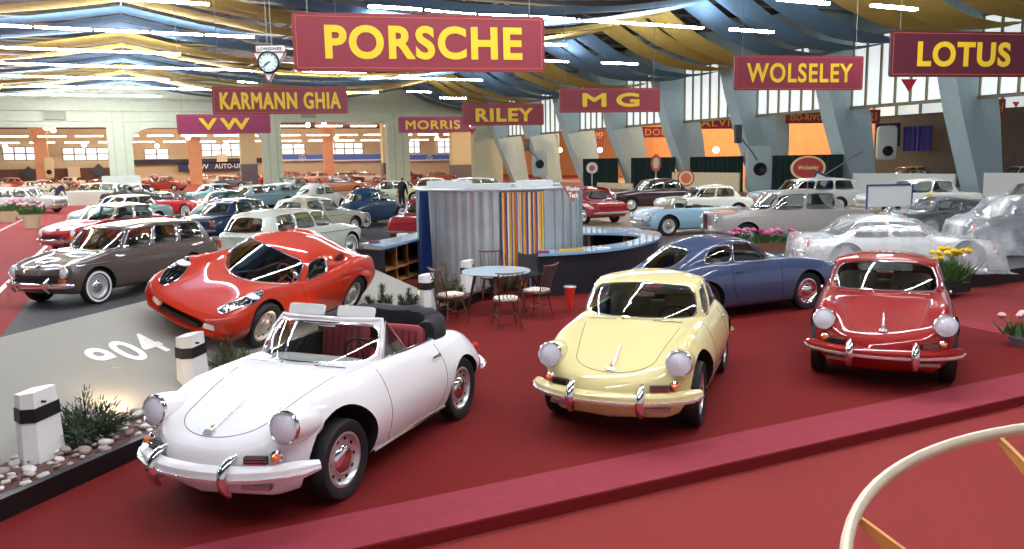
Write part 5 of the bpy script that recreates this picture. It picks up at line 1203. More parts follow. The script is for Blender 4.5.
for m in (BLU, YLW):      # thin cloth: let some light through
    nt = m.node_tree; p_ = nt.nodes['Principled BSDF']; tl = nt.nodes.new('ShaderNodeBsdfTranslucent'); mx = nt.nodes.new('ShaderNodeMixShader'); mx.inputs[0].default_value = .45
    for l in list(nt.links):
        if l.to_node == p_ and l.to_socket.name == 'Base Color': nt.links.new(l.from_socket, tl.inputs['Color'])
    nt.links.new(p_.outputs[0], mx.inputs[1]); nt.links.new(tl.outputs[0], mx.inputs[2]); nt.links.new(mx.outputs[0], nt.nodes['Material Output'].inputs[0])
def drape(Y, w, col, x0, z0, x1, z1, sag, lab, grp, skew=0.):
    k = MB(); n = 26; rows = []
    for i in range(n+1):
        f = i/n; x = lerp(x0, x1, f); z = lerp(z0, z1, f)-sag*4*f*(1-f); yy = Y+skew*f
        rows.append([Vector((x, yy+w*(j/5-.5), z-.10*math.sin(PI*j/5)+.02*math.sin(j*2.3+i*.9))) for j in range(6)])
    k.grid(rows); o = obj('ceiling_drape', k, col); return tag(o, lab, 'ceiling cloth', grp)
bands = [(46.2-7.75*(i-4), YLW if i % 2 else BLU) for i in range(0, 9)]
for Yc, m in bands+[(46.2+7.75*4.6, BLU)]:
    if Yc > 80: continue
    c = 'blue' if m is BLU else 'ochre'
    for j, dy in enumerate((-2.35, 0, 2.35)):
        s_ = 1+.12*((j*7+int(Yc)) % 3-1)
        drape(Yc+dy, 1.95, m, .3, 10.2, -26, 10.0, 1.3*s_, c+' cloth strip hanging from the ridge to the left side of the hall', c+' cloth strips on the left')
        drape(Yc+dy, 1.95, m, .3, 10.2, 26, 10.2, 1.45*s_, c+' cloth strip sagging across the middle of the hall', c+' cloth strips in the middle')
        drape(Yc+dy, 1.95, m, 26, 10.2, 36.3, 8.35+.05*j, 1.1*s_, c+' cloth strip swooping down to the tops of the blue ribs', c+' cloth strips on the right')

# ---- tube lights in rows
TUBE = mat('tube_light', 'f4f8ff', .5, emit=120)
kt = MB(); kt.box(-1.12, 1.12, -.075, .075, -.05, .03); km = prep(kt.mesh('tube_light'), TUBE, kt.m, False)
def tube_row(Y, x0, x1, z=8.94):
    n = max(1, round((x1-x0)/2.35))
    for i in range(n):
        o = bpy.data.objects.new('tube_light', km); COL.objects.link(o); o.location = (x0+(x1-x0)*(i+.5)/n, Y, z)
        tag(o, 'bright white tube light in a long row under the ceiling cloth', 'tube light', 'rows of tube lights under the ceiling cloth')
for Y, x0, x1 in ((34.3, -22, 3.4), (42.2, -20, 6.2), (49.6, -20, 3.2), (56.8, -20, 19), (64.2, -20, 3.2), (71.6, -20, 21), (79.2, -20, 3.2), (32.6, 9.2, 26.3), (39.9, 17.5, 22.8), (46.5, 22, 26.4), (58.9, 16, 25.8), (64.6, 8, 17), (70, 23, 25.6), (1.5, -6, 16), (9.3, 0, 16), (17.1, -20, 7), (17.1, 18, 28), (24.8, -20, -4)):
    tube_row(Y, x0, x1)

for (u0, v0, u1, v1) in ((607, 60, 632, 66), (740, 28, 763, 33), (770, -2, 836, 4), (876, 3, 912, 11), (436, 98, 470, 98)):
    a, b = g(u0, v0, 7.7), g(u1, v1, 7.7); tube_row((a.y+b.y)/2, a.x, b.x, 7.7)

# ---- hanging signs
HA = math.radians(-13.4)
def sign(txt, TL, BR, depth, box, lab, ha=HA, m=MAR, sp=1.12, fat=0., border=True, ropes=True, bold=.018, name='hanging_sign', zt=11.0, cat='hanging sign', tcol=None):
    ex = Vector((math.cos(ha), math.sin(ha), 0)); n = Vector((ex.y, -ex.x, 0)); P0 = atcam(TL[0], TL[1], depth); O = Vector((0, 0, CH))
    def hit(u, v): d = Vector(ray(u, v)); return O+d*((P0-O).dot(n)/d.dot(n))
    B = hit(*BR); w = (B-P0).dot(ex); h = P0.z-B.z; t = thing(name, lab, cat, (P0.x, P0.y, B.z), ha)
    r = min(.06, h*.08) if depth < 60 else .02; pts = []
    for cx, cz, a0 in ((w-r, r, -PI/2), (w-r, h-r, 0), (r, h-r, PI/2), (r, r, PI)): pts += [(cx+r*math.cos(a0+PI/2*i/4), cz+r*math.sin(a0+PI/2*i/4)) for i in range(5)]
    Mz = Matrix(((1, 0, 0, 0), (0, 0, 1, 0), (0, 1, 0, 0), (0, 0, 0, 1)))
    k = MB(); k.prism(pts, 0, .07, M=Mz); obj('sign_board', k, m, t, smooth=False)
    if border:
        k = MB(); b = .055; q = [(b, b), (w-b, b), (w-b, h-b), (b, h-b)]
        for (x0, z0), (x1, z1) in zip(q, q[1:]+q[:1]): k.box(min(x0, x1)-.006, max(x0, x1)+.006, -.006, .0, min(z0, z1)-.006, max(z0, z1)+.006)
        obj('border_line', k, mat('sign_line', 'c4663a', .5), t, smooth=False)
    x0, x1, z0, z1 = box
    letters('sign_lettering', txt, Vector((w*x0, -.004, h*z0)), Vector((1, 0, 0)), Vector((0, 0, 1)), w*(x1-x0), h*(z1-z0), tcol or YEL, t, bold, .006, sp=sp, fat=fat)
    if ropes:
        for f in (.06, .94):
            k = MB(); k.tube([(w*f, .035, h), (w*f, .035, zt-B.z)], .008, 5); obj('hanging_wire', k, mat('wire_grey', '8a8a86', .5), t)
    return t
sign('PORSCHE', (291, 12), (545, 72), 13.0, (.12, .905, .21, .80), 'largest maroon hanging sign, yellow seven-letter word, above the pavilion', bold=.035)
sign('LOTUS', (892, 30), (1040, 77), 18, (.17, .785, .22, .77), 'dark maroon hanging sign with five yellow letters in the upper right corner', m=MARD, bold=.035)
sign('WOLSELEY', (735, 55), (862.5, 90), 26, (.09, .915, .22, .78), 'maroon hanging sign with an eight-letter yellow word above the grey saloon', bold=.022)
sign('MG', (559.5, 88), (660, 112), 30, (.22, .79, .22, .80), 'maroon hanging sign with two broad yellow letters', bold=0., sp=1.4, fat=.03)
sign('KARMANN GHIA', (211, 86.5), (348, 113.5), 28, (.055, .95, .17, .80), 'maroon hanging sign with two yellow words, left of the largest sign', bold=0., fat=.022)
sign('VW', (176, 114.5), (271, 133), 34, (.23, .78, .2, .80), 'purplish maroon sign with two wide yellow letters below the two-word sign', m=mat('sign_purple', '97325a', .5), bold=.03, sp=1.35)
sign('RILEY', (462, 104), (544, 125), 36, (.16, .87, .18, .80), 'maroon hanging sign with five wide yellow letters right of the dim six-letter sign', bold=.035)
sign('MORRIS', (398, 117), (470, 132), 44, (.10, .86, .2, .78), 'small maroon hanging sign with six yellow letters behind the five-letter one', m=MATS['sign_purple'], bold=0., fat=.02)
for (txt, TL, BR, d, box, lab, ha) in (('DODGE', (641, 127), (683, 137), 70, (.1, .95, .2, .8), 'small crimson sign with yellow letters seen under the two-letter sign, partly behind a rib', 0), ('IMP', (590, 130), (604, 141), 80, (.35, .95, .2, .8), 'tiny crimson sign between the fifth and sixth ribs', 0), ('ALVIS', (698, 117), (740, 128.5), 63.5, (.08, .92, .2, .85), 'crimson sign with five yellow letters between the third and fourth ribs', 0),
     ('ISO-RIVOLTA', (786, 112), (838, 123), 55, (.09, .97, .25, .8), 'crimson sign with a hyphenated yellow name left of the second rib', 0), ('FERRARI', (826, 110), (880, 123.5), 52, (.15, .93, .2, .8), 'crimson sign whose last two yellow letters show right of the second rib', 0), ('H', (988, 99), (1005, 115), 43.5, (.55, .85, .2, .75), 'crimson sign ending in a single yellow letter at the right edge', 0)):
    sign(txt, TL, BR, d, box, lab, ha=HA, m=mat('sign_crimson', '9b2a4c', .5), border=False, ropes=False, bold=.0)
for (u, v, d, s_, lab) in ((909, 84, 20, 8, 'small red triangular pennant sign hanging below the dark maroon sign'), (1016, 104, 30, 3.6, 'tiny red and white triangular sign near the right edge'), (472, 131, 30, 4, 'tiny dark triangular sign under the five-letter sign')):
    tri_sign('hanging_pennant', lab, atcam(u-s_, v-s_*.6, d), atcam(u+s_, v-s_*.6, d), atcam(u, v+s_, d), mat('pennant_red', 'a3232e', .5), None, ())
# clock
t = thing('hanging_clock', 'round clock on a red-edged white triangular board left of the largest sign', 'clock', atcam(269, 82, 20)); O_ = -t.location
TL, TR_, BM = [atcam(*p_, 20) for p_ in ((253, 52.5), (285, 52), (269, 82))]; nn = (TR_-TL).cross(BM-TL).normalized(); nn = -nn if nn.y > 0 else nn; L = [p_+O_ for p_ in (TL, TR_, BM)]
k = MB(); k.add([p_ for p_ in L]+[p_-nn*.16 for p_ in L], [(0, 1, 2), (5, 4, 3), (0, 3, 4, 1), (1, 4, 5, 2), (2, 5, 3, 0)]); obj('clock_board', k, mat('mint_white', 'd9ece6', .4), t, smooth=False)
k = MB(); k.tube([p_+nn*.01 for p_ in L], .024, 5, closed=True); obj('red_edge', k, mat('edge_red', 'b8322e', .4), t)
cc = atcam(268.8, 62.5, 20)+O_+nn*.02; exn = (TR_-TL).normalized(); eyn = Vector((0, 0, 1)); Mk = Matrix(((exn.x, nn.x, eyn.x*0, cc.x), (exn.y, nn.y, 0, cc.y), (exn.z, nn.z, 1, cc.z), (0, 0, 0, 1)))
Mc = Mk @ Matrix.Rotation(-PI/2, 4, 'X')
k = MB(); k.lathe([(.27, -.05), (.27, .03), (.235, .05), (.225, .03)], 32, Mc); obj('clock_rim', k, BLACKP, t)
k = MB(); k.lathe([(.235, .02), (.001, .021)], 32, Mc); obj('dial', k, mat('dial_pale', 'cfe0da', .4), t)
for j in range(12):
    a = j*PI/6; k = MB(); k.tube([Mk @ Vector((.17*math.sin(a), .03, .17*math.cos(a))), Mk @ Vector((.21*math.sin(a), .03, .21*math.cos(a)))], .008, 4); obj('hour_mark', k, BLACKP, t)
for a, l_, w_ in ((-2.32, .2, .010), (-2.15, .11, .014)): k = MB(); k.tube([Mk @ Vector((-.04*math.sin(a), .035, -.04*math.cos(a))), Mk @ Vector((l_*math.sin(a), .035, l_*math.cos(a)))], w_, 4); obj('clock_hand', k, BLACKP, t)
a, b = atcam(256, 51.5, 20)+O_, atcam(283, 45.5, 20)+O_; k = MB(); wv = (b-a).dot(exn); hv = b.z-a.z
k.add([a+exn*x+Vector((0, 0, z))-nn*y for y in (0, .14) for x, z in ((0, 0), (wv, 0), (wv, hv), (0, hv))], [(0, 1, 2, 3), (7, 6, 5, 4), (0, 4, 5, 1), (1, 5, 6, 2), (2, 6, 7, 3), (3, 7, 4, 0)]); obj('name_plate', k, mat('plate_white', 'dfe3df', .4), t, smooth=False)
letters('clock_lettering', 'LONGINES', a+exn*wv*.06+Vector((0, 0, hv*.22))+nn*.006, exn, Vector((0, 0, 1)), wv*.88, hv*.55, BLACKP, t, .03, .003)
for f in (.42, .58): k = MB(); q = a+exn*wv*f+Vector((0, 0, hv)); k.tube([q, q+Vector((0, 0, 11-t.location.z-q.z))], .01, 5); obj('hanging_wire', k, MATS['wire_grey'], t)

# ---- loudspeakers and heaters on the ribs, round trade signs
def wall_unit(u, v, X, w, h, lab, name='loudspeaker', cone=True, col='a9bcc0', cv=.0, cr=.6):
    p_ = at_x(u, v, X); t = thing(name, lab, 'loudspeaker' if cone else 'heater', p_); M = Matrix.Rotation(-.55, 4, 'Z')
    k = MB(); k.rbox((0, 0, 0), w, .5, h, e=.3); k.v = [tuple(M @ Vector(q)) for q in k.v]; obj('casing', k, mat('casing_'+col, col, .5), t)
    if cone: k = MB(); k.lathe([(cr, 0), (cr, .1), (cr*.8, .14), (cr*.5, .02), (.01, .0)], 20, M @ Matrix.Translation((0, -.27, cv)) @ Matrix.Rotation(PI/2, 4, 'X')); obj('speaker_cone', k, BLACKP, t)
    return t
wall_unit(759, 169, 37.0, 1.7, 3.0, 'round grey loudspeaker unit on the third rib from the right', cr=.42)
wall_unit(540, 164, 37.0, 1.6, 2.6, 'round grey loudspeaker on the seventh rib with a black cable', cr=.42)
wall_unit(886.5, 143, 44, 1.2, 2.2, 'pale oval loudspeaker box hanging right of the second rib', col='c8d0cc', cv=-.5, cr=.32)
wall_unit(777, 139, 41.6, 1.6, 4.0, 'tall grey heater casing right of the third rib', 'wall_heater', False)
wall_unit(552, 150, 41.6, 1.6, 3.8, 'tall grey heater casing right of the seventh rib', 'wall_heater', False)
for (P_, lab) in ((((738, 134), (748, 147), (752, 152), (757, 160)), 'black cable and bracket on the third rib'), (((527, 145), (531, 152), (536, 157), (539, 162)), 'black cable on the seventh rib')):
    k = MB(); q = [at_x(u, v, 36.2) for u, v in P_]; k.tube(q, .05, 5); k.box(-.25, .25, -.1, .1, -.6, .6, M=Matrix.Translation(q[0])); tag(obj('cable_bracket', k, mat('bracket_grey', '4c5458', .6)), lab, 'cable')
def disc_sign(u, v, X, r, rings, lab, rz=1., txt=None, pole=None):
    p_ = at_x(u, v, X); t = thing('round_sign', lab, 'sign', (p_.x, p_.y, p_.z), 0)
    M = Matrix.Rotation(-.60, 4, 'Z') @ Matrix.Scale(rz, 4, (0, 0, 1)) @ Matrix.Rotation(PI/2, 4, 'X')
    for i, (f, c) in enumerate(rings):
        k = MB(); k.lathe([(r*f, -.05 if i == 0 else .0), (r*f, .03+.012*i), (.001, .031+.012*i)], 32, M); obj('sign_disc' if i == 0 else 'sign_centre', k, mat('disc_'+c, c, .5), t)
    if txt:
        R_ = Matrix.Rotation(-.60, 3, 'Z'); ex = R_ @ Vector((1, 0, 0)); fr_ = R_ @ Vector((0, -1, 0)); letters('sign_lettering', txt, -ex*r*.6-Vector((0, 0, r*rz*.22))+fr_*.09, ex, Vector((0, 0, 1)), r*1.2, r*rz*.44, MATS['disc_'+('e8d9a0' if 'e8d9a0' in rings[0][1] else rings[0][1])], t, .03, .004)
    k = MB(); k.tube([(0, 0, -r*rz), (0, 0, -(p_.z-.2))], .035, 6); obj('sign_pole', k, SATIN, t)
disc_sign(808, 168, 34.5, .95, (('e8d9a0', 'e8d9a0')[0:2], (.88, 'b8342a')) if 0 else ((1, 'e8d9a0'), (.86, 'b8342a')), 'oval red sign with a cream rim in front of the dark green curtain', .72, 'Wolseley')
disc_sign(592, 168, 33, .45, ((1, 'd8dcd8'), (.5, 'b8443a')), 'round white sign with a red centre before the leftmost dark green curtain')
disc_sign(656, 163, 34, .35, ((1, 'c8563a'), (.6, 'd8d0c0')), 'small red oval sign on a pole before the second dark green curtain', 1.8)
disc_sign(686, 178, 30, .50, ((1, 'c3472c'), (.82, 'd8cfb8'), (.62, 'cf6a2a')), 'round orange-red badge sign on the cream partition behind the white saloon')
for (u, v, X, w, lab) in ((821, 180, 33, .9, 'tilted blue and white square sign beside the grey saloon'),):
    p_ = at_x(u, v, X); M = Matrix.Translation(p_) @ Matrix.Rotation(-.6, 4, 'Z') @ Matrix.Rotation(.45, 4, 'Y'); t = thing('tilted_sign', lab, 'sign', (0, 0, 0)); k = MB(); k.box(-w/2, w/2, -.03, .03, -w*.38, w*.38, M=M); obj('sign_board', k, mat('deep_blue', '2c4a86', .5), t, smooth=False)
    k = MB(); k.box(-w*.38, w*.38, -.05, -.03, -w*.26, w*.26, M=M); obj('sign_panel', k, WHITE, t, smooth=False); k = MB(); k.tube([M @ Vector((0, 0, w*.3)), M @ Vector((1.2, 0, 2.2))], .03, 5); obj('sign_pole', k, SATIN, t)
k = MB(); a = g(662, 213, .9); M = Matrix.Translation(a+Vector((0, 0, -.35))) @ Matrix.Rotation(-.45, 4, 'Z') @ Matrix.Rotation(.42, 4, 'Y'); k.box(-.16, .16, -.03, .03, -.55, .62, M=M); tag(obj('leaning_board', k, mat('tan_board', 'a8895e', .6), smooth=False), 'tan board leaning against the side of the light blue roadster', 'board')

# ---- flowers
def planter(u, v, z, lab, cat, L, w, h, boxm, flowers, fc, n, hgt, rz=0., pot=False):
    q = g(u, v, z); t = thing('flower_planter', lab, cat, q, rz)
    k = MB()
    if pot: k.lathe([(.001, 0), (w*.32, 0), (w*.48, h), (w*.42, h), (w*.40, h*.9), (.001, h*.9)], 16)
    else: k.box(-L/2, L/2, -w/2, w/2, 0, h)
    obj('planter_box' if not pot else 'pot', k, boxm, t, smooth=pot)
    k = MB()
    for i in range(260 if n > 12 else 120):
        x, y = random.uniform(-L/2, L/2)*.95, random.uniform(-w/2, w/2)*.95; b_ = Vector((x, y, h)); d = Vector((random.gauss(0, .5), random.gauss(0, .5), 1)).normalized(); l_ = random.uniform(.4, 1)*hgt; s_ = Vector((-d.y, d.x, 0)).normalized()*.018 if d.xy.length > 1e-3 else Vector((.018, 0, 0))
        k.add([b_, b_+d*l_*.5+s_, b_+d*l_+Vector((d.x, d.y, -.3))*.05, b_+d*l_*.5-s_], [(0, 1, 2, 3)])
    obj('foliage', k, mat('leaf_green', '3f6a2e', .7, noise=.3, nscale=10), t, smooth=False)
    for i in range(n):
        x, y = random.uniform(-L/2, L/2)*.95, random.uniform(-w/2, w/2)*.95; k = MB(); r_ = random.uniform(.05, .085) if not pot else random.uniform(.05, .09)
        k.ball((x, y, h+hgt*random.uniform(.7, 1.05)), r_, r_, r_*.75, 8, 6, e=1.2); obj('blossom', k, mat('petal_'+random.choice(fc), 'ffffff', .7) if 0 else mat('petal_'+fc[i % len(fc)], fc[i % len(fc)], .7), t)
    return t
BOXB = mat('brown_planter', '6e4630', .6)
planter(764, 257, .0, 'brown box of pink flowers in front of the grey saloon', 'flower box', 1.9, .45, .38, BOXB, 1, ('d9688f', 'e88fae', 'c94a7c'), 42, .34, -.55)
planter(948, 291, .0, 'green plant with yellow flowers behind the red coupe', 'potted flowers', .6, .5, .18, BLACKP, 1, ('e6bc22', 'f2d23a'), 18, .62)
planter(1026, 352, -.1, 'green plant with pale pink blossoms cut by the right edge', 'potted flowers', .55, .5, .22, mat('pot_grey', '77767a', .5), 1, ('d9a0a8', 'e8c0c4'), 6, .30, pot=True)
planter(929, 205, .9, 'small pot of yellow flowers behind the covered dark roadster', 'potted flowers', .3, .3, .16, BLACKP, 1, ('e6bc22',), 7, .16)
planter(33, 228, .2, 'cream pot of pink flowers nearest on the left aisle edge', 'potted flowers', .9, .8, .55, BEI, 1, ('dd9fb4', 'e6bccb'), 14, .5, pot=True)
planter(24, 218, .2, 'pot of pink flowers second along the left aisle edge', 'potted flowers', 1.1, .9, .5, BEI, 1, ('dd9fb4', 'e6bccb'), 14, .5, pot=True)
planter(8, 222, .2, 'pot of pink flowers at the extreme left edge of the view', 'potted flowers', 1.0, .9, .5, BEI, 1, ('c9788f', 'e6bccb'), 14, .5, pot=True)
planter(86, 205, .2, 'long flower bed with red and yellow blossoms before the white estate', 'flower box', 7, .8, .9, mat('flower_trough', 'bfbdac', .7), 1, ('c94a3a', 'e6bc22', '4f7a2e'), 26, .4, -.43)
k = MB(); q = g(412, 232, .2); k.add([q+Vector(p_) for p_ in ((-.22, .06, .62), (.22, -.06, .62), (0, 0, .02), (-.22, .1, .62), (.22, -.02, .62), (0, .04, .02))], [(0, 1, 2), (5, 4, 3), (0, 3, 4, 1), (1, 4, 5, 2), (2, 5, 3, 0)]); tag(obj('pennant', k, mat('signal_red', 'd23420', .4), smooth=False), 'small red triangular pennant behind the dark blue round-backed car', 'pennant')

# ================================================================== THE OTHER CARS
def parkpx(kind, name, lab, col, u, v, rz, z=.2, **kw):
    q = g(u, v, z); return park(kind, name, lab, col, q.x, q.y, rz, z=z, **kw)
park('estate', 'estate_car', 'dark brown-grey estate car with whitewall tyres at the left, behind the roadway', '5a4c46', -.33, 17.5, -135, lo=False)
parkpx('notchback', 'saloon_car', 'red two-door saloon with pale roof just behind the dark brown estate', 'a5222a', 112, 248, -135, roofcol='cfc6b8')
parkpx('notchback', 'saloon_car', 'pale teal saloon behind the red one with the pale roof', '9fc4be', 122, 229, -135)
parkpx('estate', 'estate_car', 'pale grey-white estate car seen from behind, behind the orange-red racing coupe', 'c6cabb', 300, 262, 42)
parkpx('notchback', 'saloon_car', 'navy two-door saloon seen from behind, left of the pale estate', '1b3048', 246, 238, 40)
parkpx('notchback', 'saloon_car', 'olive-beige two-door saloon behind the pale grey-white estate', 'b3b399', 315, 238, 38)
parkpx('beetle', 'rounded_car', 'dark green round-backed car seen from behind at the left', '1f4a40', 229, 226, 42)
parkpx('beetle', 'rounded_car', 'white round-backed car in the middle distance', 'e2e4dc', 318, 213, 35)
parkpx('beetle', 'rounded_car', 'dark blue round-backed car left of the pavilion', '22405c', 370, 225, 38)
parkpx('notchback', 'saloon_car', 'dark red two-door saloon directly left of the pavilion', '8c1f26', 443, 240, 42)
parkpx('ghia', 'roadster', 'red open roadster facing right in the left background', 'b3262c', 180, 217, -50)
parkpx('saloon', 'saloon_car', 'dark olive-grey four-door saloon beside the left concrete pier', '3a3d3e', 141, 207, -40)
parkpx('long_estate', 'estate_car', 'white long-roofed estate car behind the flower bed on the left', 'e4ecea', 92, 203, 155)
parkpx('long_estate', 'estate_car', 'silver-grey estate car at the far left edge', 'b5b5ae', 27, 213, -30)
parkpx('long_estate', 'estate_car', 'second silver-grey estate, behind the other at the far left edge', 'a8a8a4', -8, 208, -30)
for (u, v, c, lab) in ((222, 205, '8fb8b4', 'pale teal saloon above the dark green round-backed car'), (262, 209, '7e9aa0', 'grey-blue saloon right of the pale teal one in the middle distance'), (288, 206, '6f8f98', 'slate-blue saloon just left of the white round-backed car')):
    parkpx('notchback', 'saloon_car', lab, c, u, v, 30)
parkpx('saloon', 'saloon_car', 'dark navy saloon in the third bay of the back wall', '1f2c3c', 296, 196, -30)
parkpx('saloon', 'saloon_car', 'brown-orange saloon in the third bay of the back wall', '9a5a34', 345, 194, -30)
parkpx('saloon', 'saloon_car', 'pale green saloon left of the cream fastback in the middle distance', 'c0ccae', 402, 205, -30)
parkpx('fast_saloon', 'fastback_saloon', 'cream-yellow fastback above the left rim of the pavilion', 'e8dfae', 438, 203, -20, z=.45)
parkpx('long_estate', 'estate_car', 'red and white estate above the middle of the pavilion', 'c8443c', 488, 201, -30, roofcol='e4e4de')
park('fast_saloon', 'fastback_saloon', 'bright red fastback saloon to the right of the pavilion, seen from behind', 'a51c22', 16.1, 27.2, 90)
parkpx('saloon', 'saloon_car', 'dark maroon four-door saloon in front of the green curtains', '3c1a20', 652, 210, 165)
parkpx('small_saloon', 'small_saloon_car', 'white four-door saloon behind the light blue roadster', 'e3e6da', 702, 219, 160)
parkpx('roadster', 'roadster', 'light blue open roadster with wire-look wheels facing left', '9cc0d2', 690, 233, 172)
parkpx('big_saloon', 'saloon_car', 'large grey saloon with chrome radiator grille facing left', 'a9a29c', 782, 243, 158)
parkpx('long_estate', 'estate_car', 'silver car behind the large grey saloon, below the oval sign', 'b4b8b8', 800, 212, 160)
parkpx('saloon', 'saloon_car', 'cream-white four-door saloon in front of the light grey partition', 'dfe0d2', 912, 217, 158)
parkpx('long_estate', 'estate_car', 'white and yellow car beyond the light grey partition', 'ece6cc', 906, 186, 160, roofcol='e9c662', z=.2)
parkpx('saloon', 'saloon_car', 'white saloon beyond the partition at the far right edge', 'eceae2', 1018, 188, 160)
parkpx('saloon', 'saloon_car', 'dark blue saloon at the right edge behind the covered cars', '22304c', 1034, 228, 150)
# covered cars on the right platform
def covered(root, lab, rng=.30, amp=.012, seed=1, col='e6ecec', low=.03, dens=.35):
    """thin crinkled plastic sheet thrown over a car: follows the car's own roof line"""
    bvs = []; inv = root.matrix_basis.inverted()
    V = []; Fc = []
    for c in root.children_recursive:
        if c.type != 'MESH': continue
        n0 = len(V); V += [v.co.copy() for v in c.data.vertices]; Fc += [tuple(i+n0 for i in p.vertices) for p in c.data.polygons]
    bv = BVHTree.FromPolygons(V, Fc); x0, x1 = min(v.x for v in V)-.12, max(v.x for v in V)+.12; W = max(abs(v.y) for v in V)+.10
    nx, ny = 72, 40; Zs = [[0]*(ny+1) for _ in range(nx+1)]
    for i in range(nx+1):
        for j in range(ny+1):
            x, y = lerp(x0, x1, i/nx), lerp(-W, W, j/ny); h = bv.ray_cast(Vector((x, y, 3)), Vector((0, 0, -1))); Zs[i][j] = h[0].z if h[0] is not None else low
    Z2 = [[max(Zs[min(max(i+a, 0), nx)][min(max(j+b, 0), ny)] for a in (-2, -1, 0, 1, 2) for b in (-1, 0, 1)) for j in range(ny+1)] for i in range(nx+1)]
    Z3 = [[sum(Z2[min(max(i+a, 0), nx)][min(max(j+b, 0), ny)] for a in (-1, 0, 1) for b in (-1, 0, 1))/9 for j in range(ny+1)] for i in range(nx+1)]
    rnd = random.Random(seed); ph = [rnd.uniform(0, 6.28) for _ in range(12)]
    def wr(x, y): return amp*(.5*math.sin(7*x+5*y+ph[0])*math.sin(4*y-3*x+ph[1])+.35*abs(math.sin(11*x-8*y+ph[2]))+.3*abs(math.sin(9*y+13*x+ph[3]))+.2*math.sin(23*x+ph[4])*math.sin(19*y+ph[5]))
    rows = []
    for i in range(nx+1):
        row = []
        for j in range(ny+1):
            x, y = lerp(x0, x1, i/nx), lerp(-W, W, j/ny); e = min(i, nx-i, j*1.2, (ny-j)*1.2)
            z = Z3[i][j]+.02+wr(x, y) if e > 1 else (low if e < 1 else lerp(low, Z3[i][j], .45))
            if e < 1: s_ = 1+.03*math.sin(9*x+7*y+ph[6]); x *= s_; y *= s_
            row.append(Vector((x, y, max(low, z))))
        rows.append(row)
    k = MB(); k.grid(rows)
    if 'plastic_'+col not in MATS:
        m = bpy.data.materials.new('plastic_'+col); m.use_nodes = True; nt = m.node_tree; nt.nodes.clear(); N = nt.nodes.new; L = nt.links.new
        o = N('ShaderNodeOutputMaterial'); tr = N('ShaderNodeBsdfTransparent'); df = N('ShaderNodeBsdfDiffuse'); gl = N('ShaderNodeBsdfGlossy'); gl.inputs['Roughness'].default_value = .16; df.inputs['Color'].default_value = lin(col)
        m1, m2 = N('ShaderNodeMixShader'), N('ShaderNodeMixShader'); nz = N('ShaderNodeTexNoise'); nz.inputs['Scale'].default_value = 1.7; nz.inputs['Detail'].default_value = 5; nz.inputs['Distortion'].default_value = .3
        tc = N('ShaderNodeTexCoord'); L(tc.outputs['Object'], nz.inputs['Vector']); bp = N('ShaderNodeBump'); bp.inputs['Strength'].default_value = .5; bp.inputs['Distance'].default_value = .04; L(nz.outputs['Fac'], bp.inputs['Height']); L(bp.outputs['Normal'], gl.inputs['Normal'])
        mr = N('ShaderNodeMapRange'); mr.inputs[1].default_value = .35; mr.inputs[2].default_value = .7; mr.inputs[3].default_value = dens*.5; mr.inputs[4].default_value = min(1, dens*1.6); L(nz.outputs['Fac'], mr.inputs[0])
        L(mr.outputs[0], m1.inputs[0]); L(tr.outputs[0], m1.inputs[1]); L(df.outputs[0], m1.inputs[2]); m2.inputs[0].default_value = .13; L(m1.outputs[0], m2.inputs[1]); L(gl.outputs[0], m2.inputs[2]); L(m2.outputs[0], o.inputs[0]); MATS['plastic_'+col] = m
    o = obj('plastic_sheet', k, MATS['plastic_'+col], angle=75); o.location = root.location; o.rotation_euler = root.rotation_euler
    return tag(o, lab, 'plastic sheet')
c1 = parkpx('low_coupe', 'covered_coupe', 'low white coupe wrapped in clear plastic behind the red coupe', 'e9ecea', 893, 270, -32, z=.18)
covered(c1, 'crinkled clear plastic sheet over the low white coupe', col='eef2f2', dens=.28, seed=3)
c2 = parkpx('low_coupe', 'covered_coupe', 'dark coupe under plastic behind the white wrapped coupe', '3d4248', 958, 236, -25, z=.18)
covered(c2, 'crinkled clear plastic sheet over the dark coupe', col='dfe6e6', dens=.18, seed=5, amp=.03)
c3 = parkpx('small_saloon', 'covered_coupe', 'dark grey car under plastic at the right edge', '4c5258', 1040, 252, -30, z=.18)
covered(c3, 'crumpled plastic sheet over the dark grey car at the right edge', col='e3e8e8', dens=.4, seed=8, amp=.045)
k = MB(); q = g(888, 222, .2); M = Matrix.Translation(q) @ Matrix.Rotation(-.5, 4, 'Z'); k.box(-.75, .75, -.02, .02, .55, 1.30, M=M); ms = tag(obj('information_board', k, WHITE, smooth=False), 'white information board in front of the cream-white saloon', 'board')
k = MB(); k.box(-.8, .8, -.035, .035, 1.28, 1.34, M=M); k.box(-.8, -.75, -.035, .035, 0, 1.3, M=M); k.box(.75, .8, -.035, .035, 0, 1.3, M=M); obj('board_frame', k, mat('deep_blue', '2c4a86', .5), ms, smooth=False)

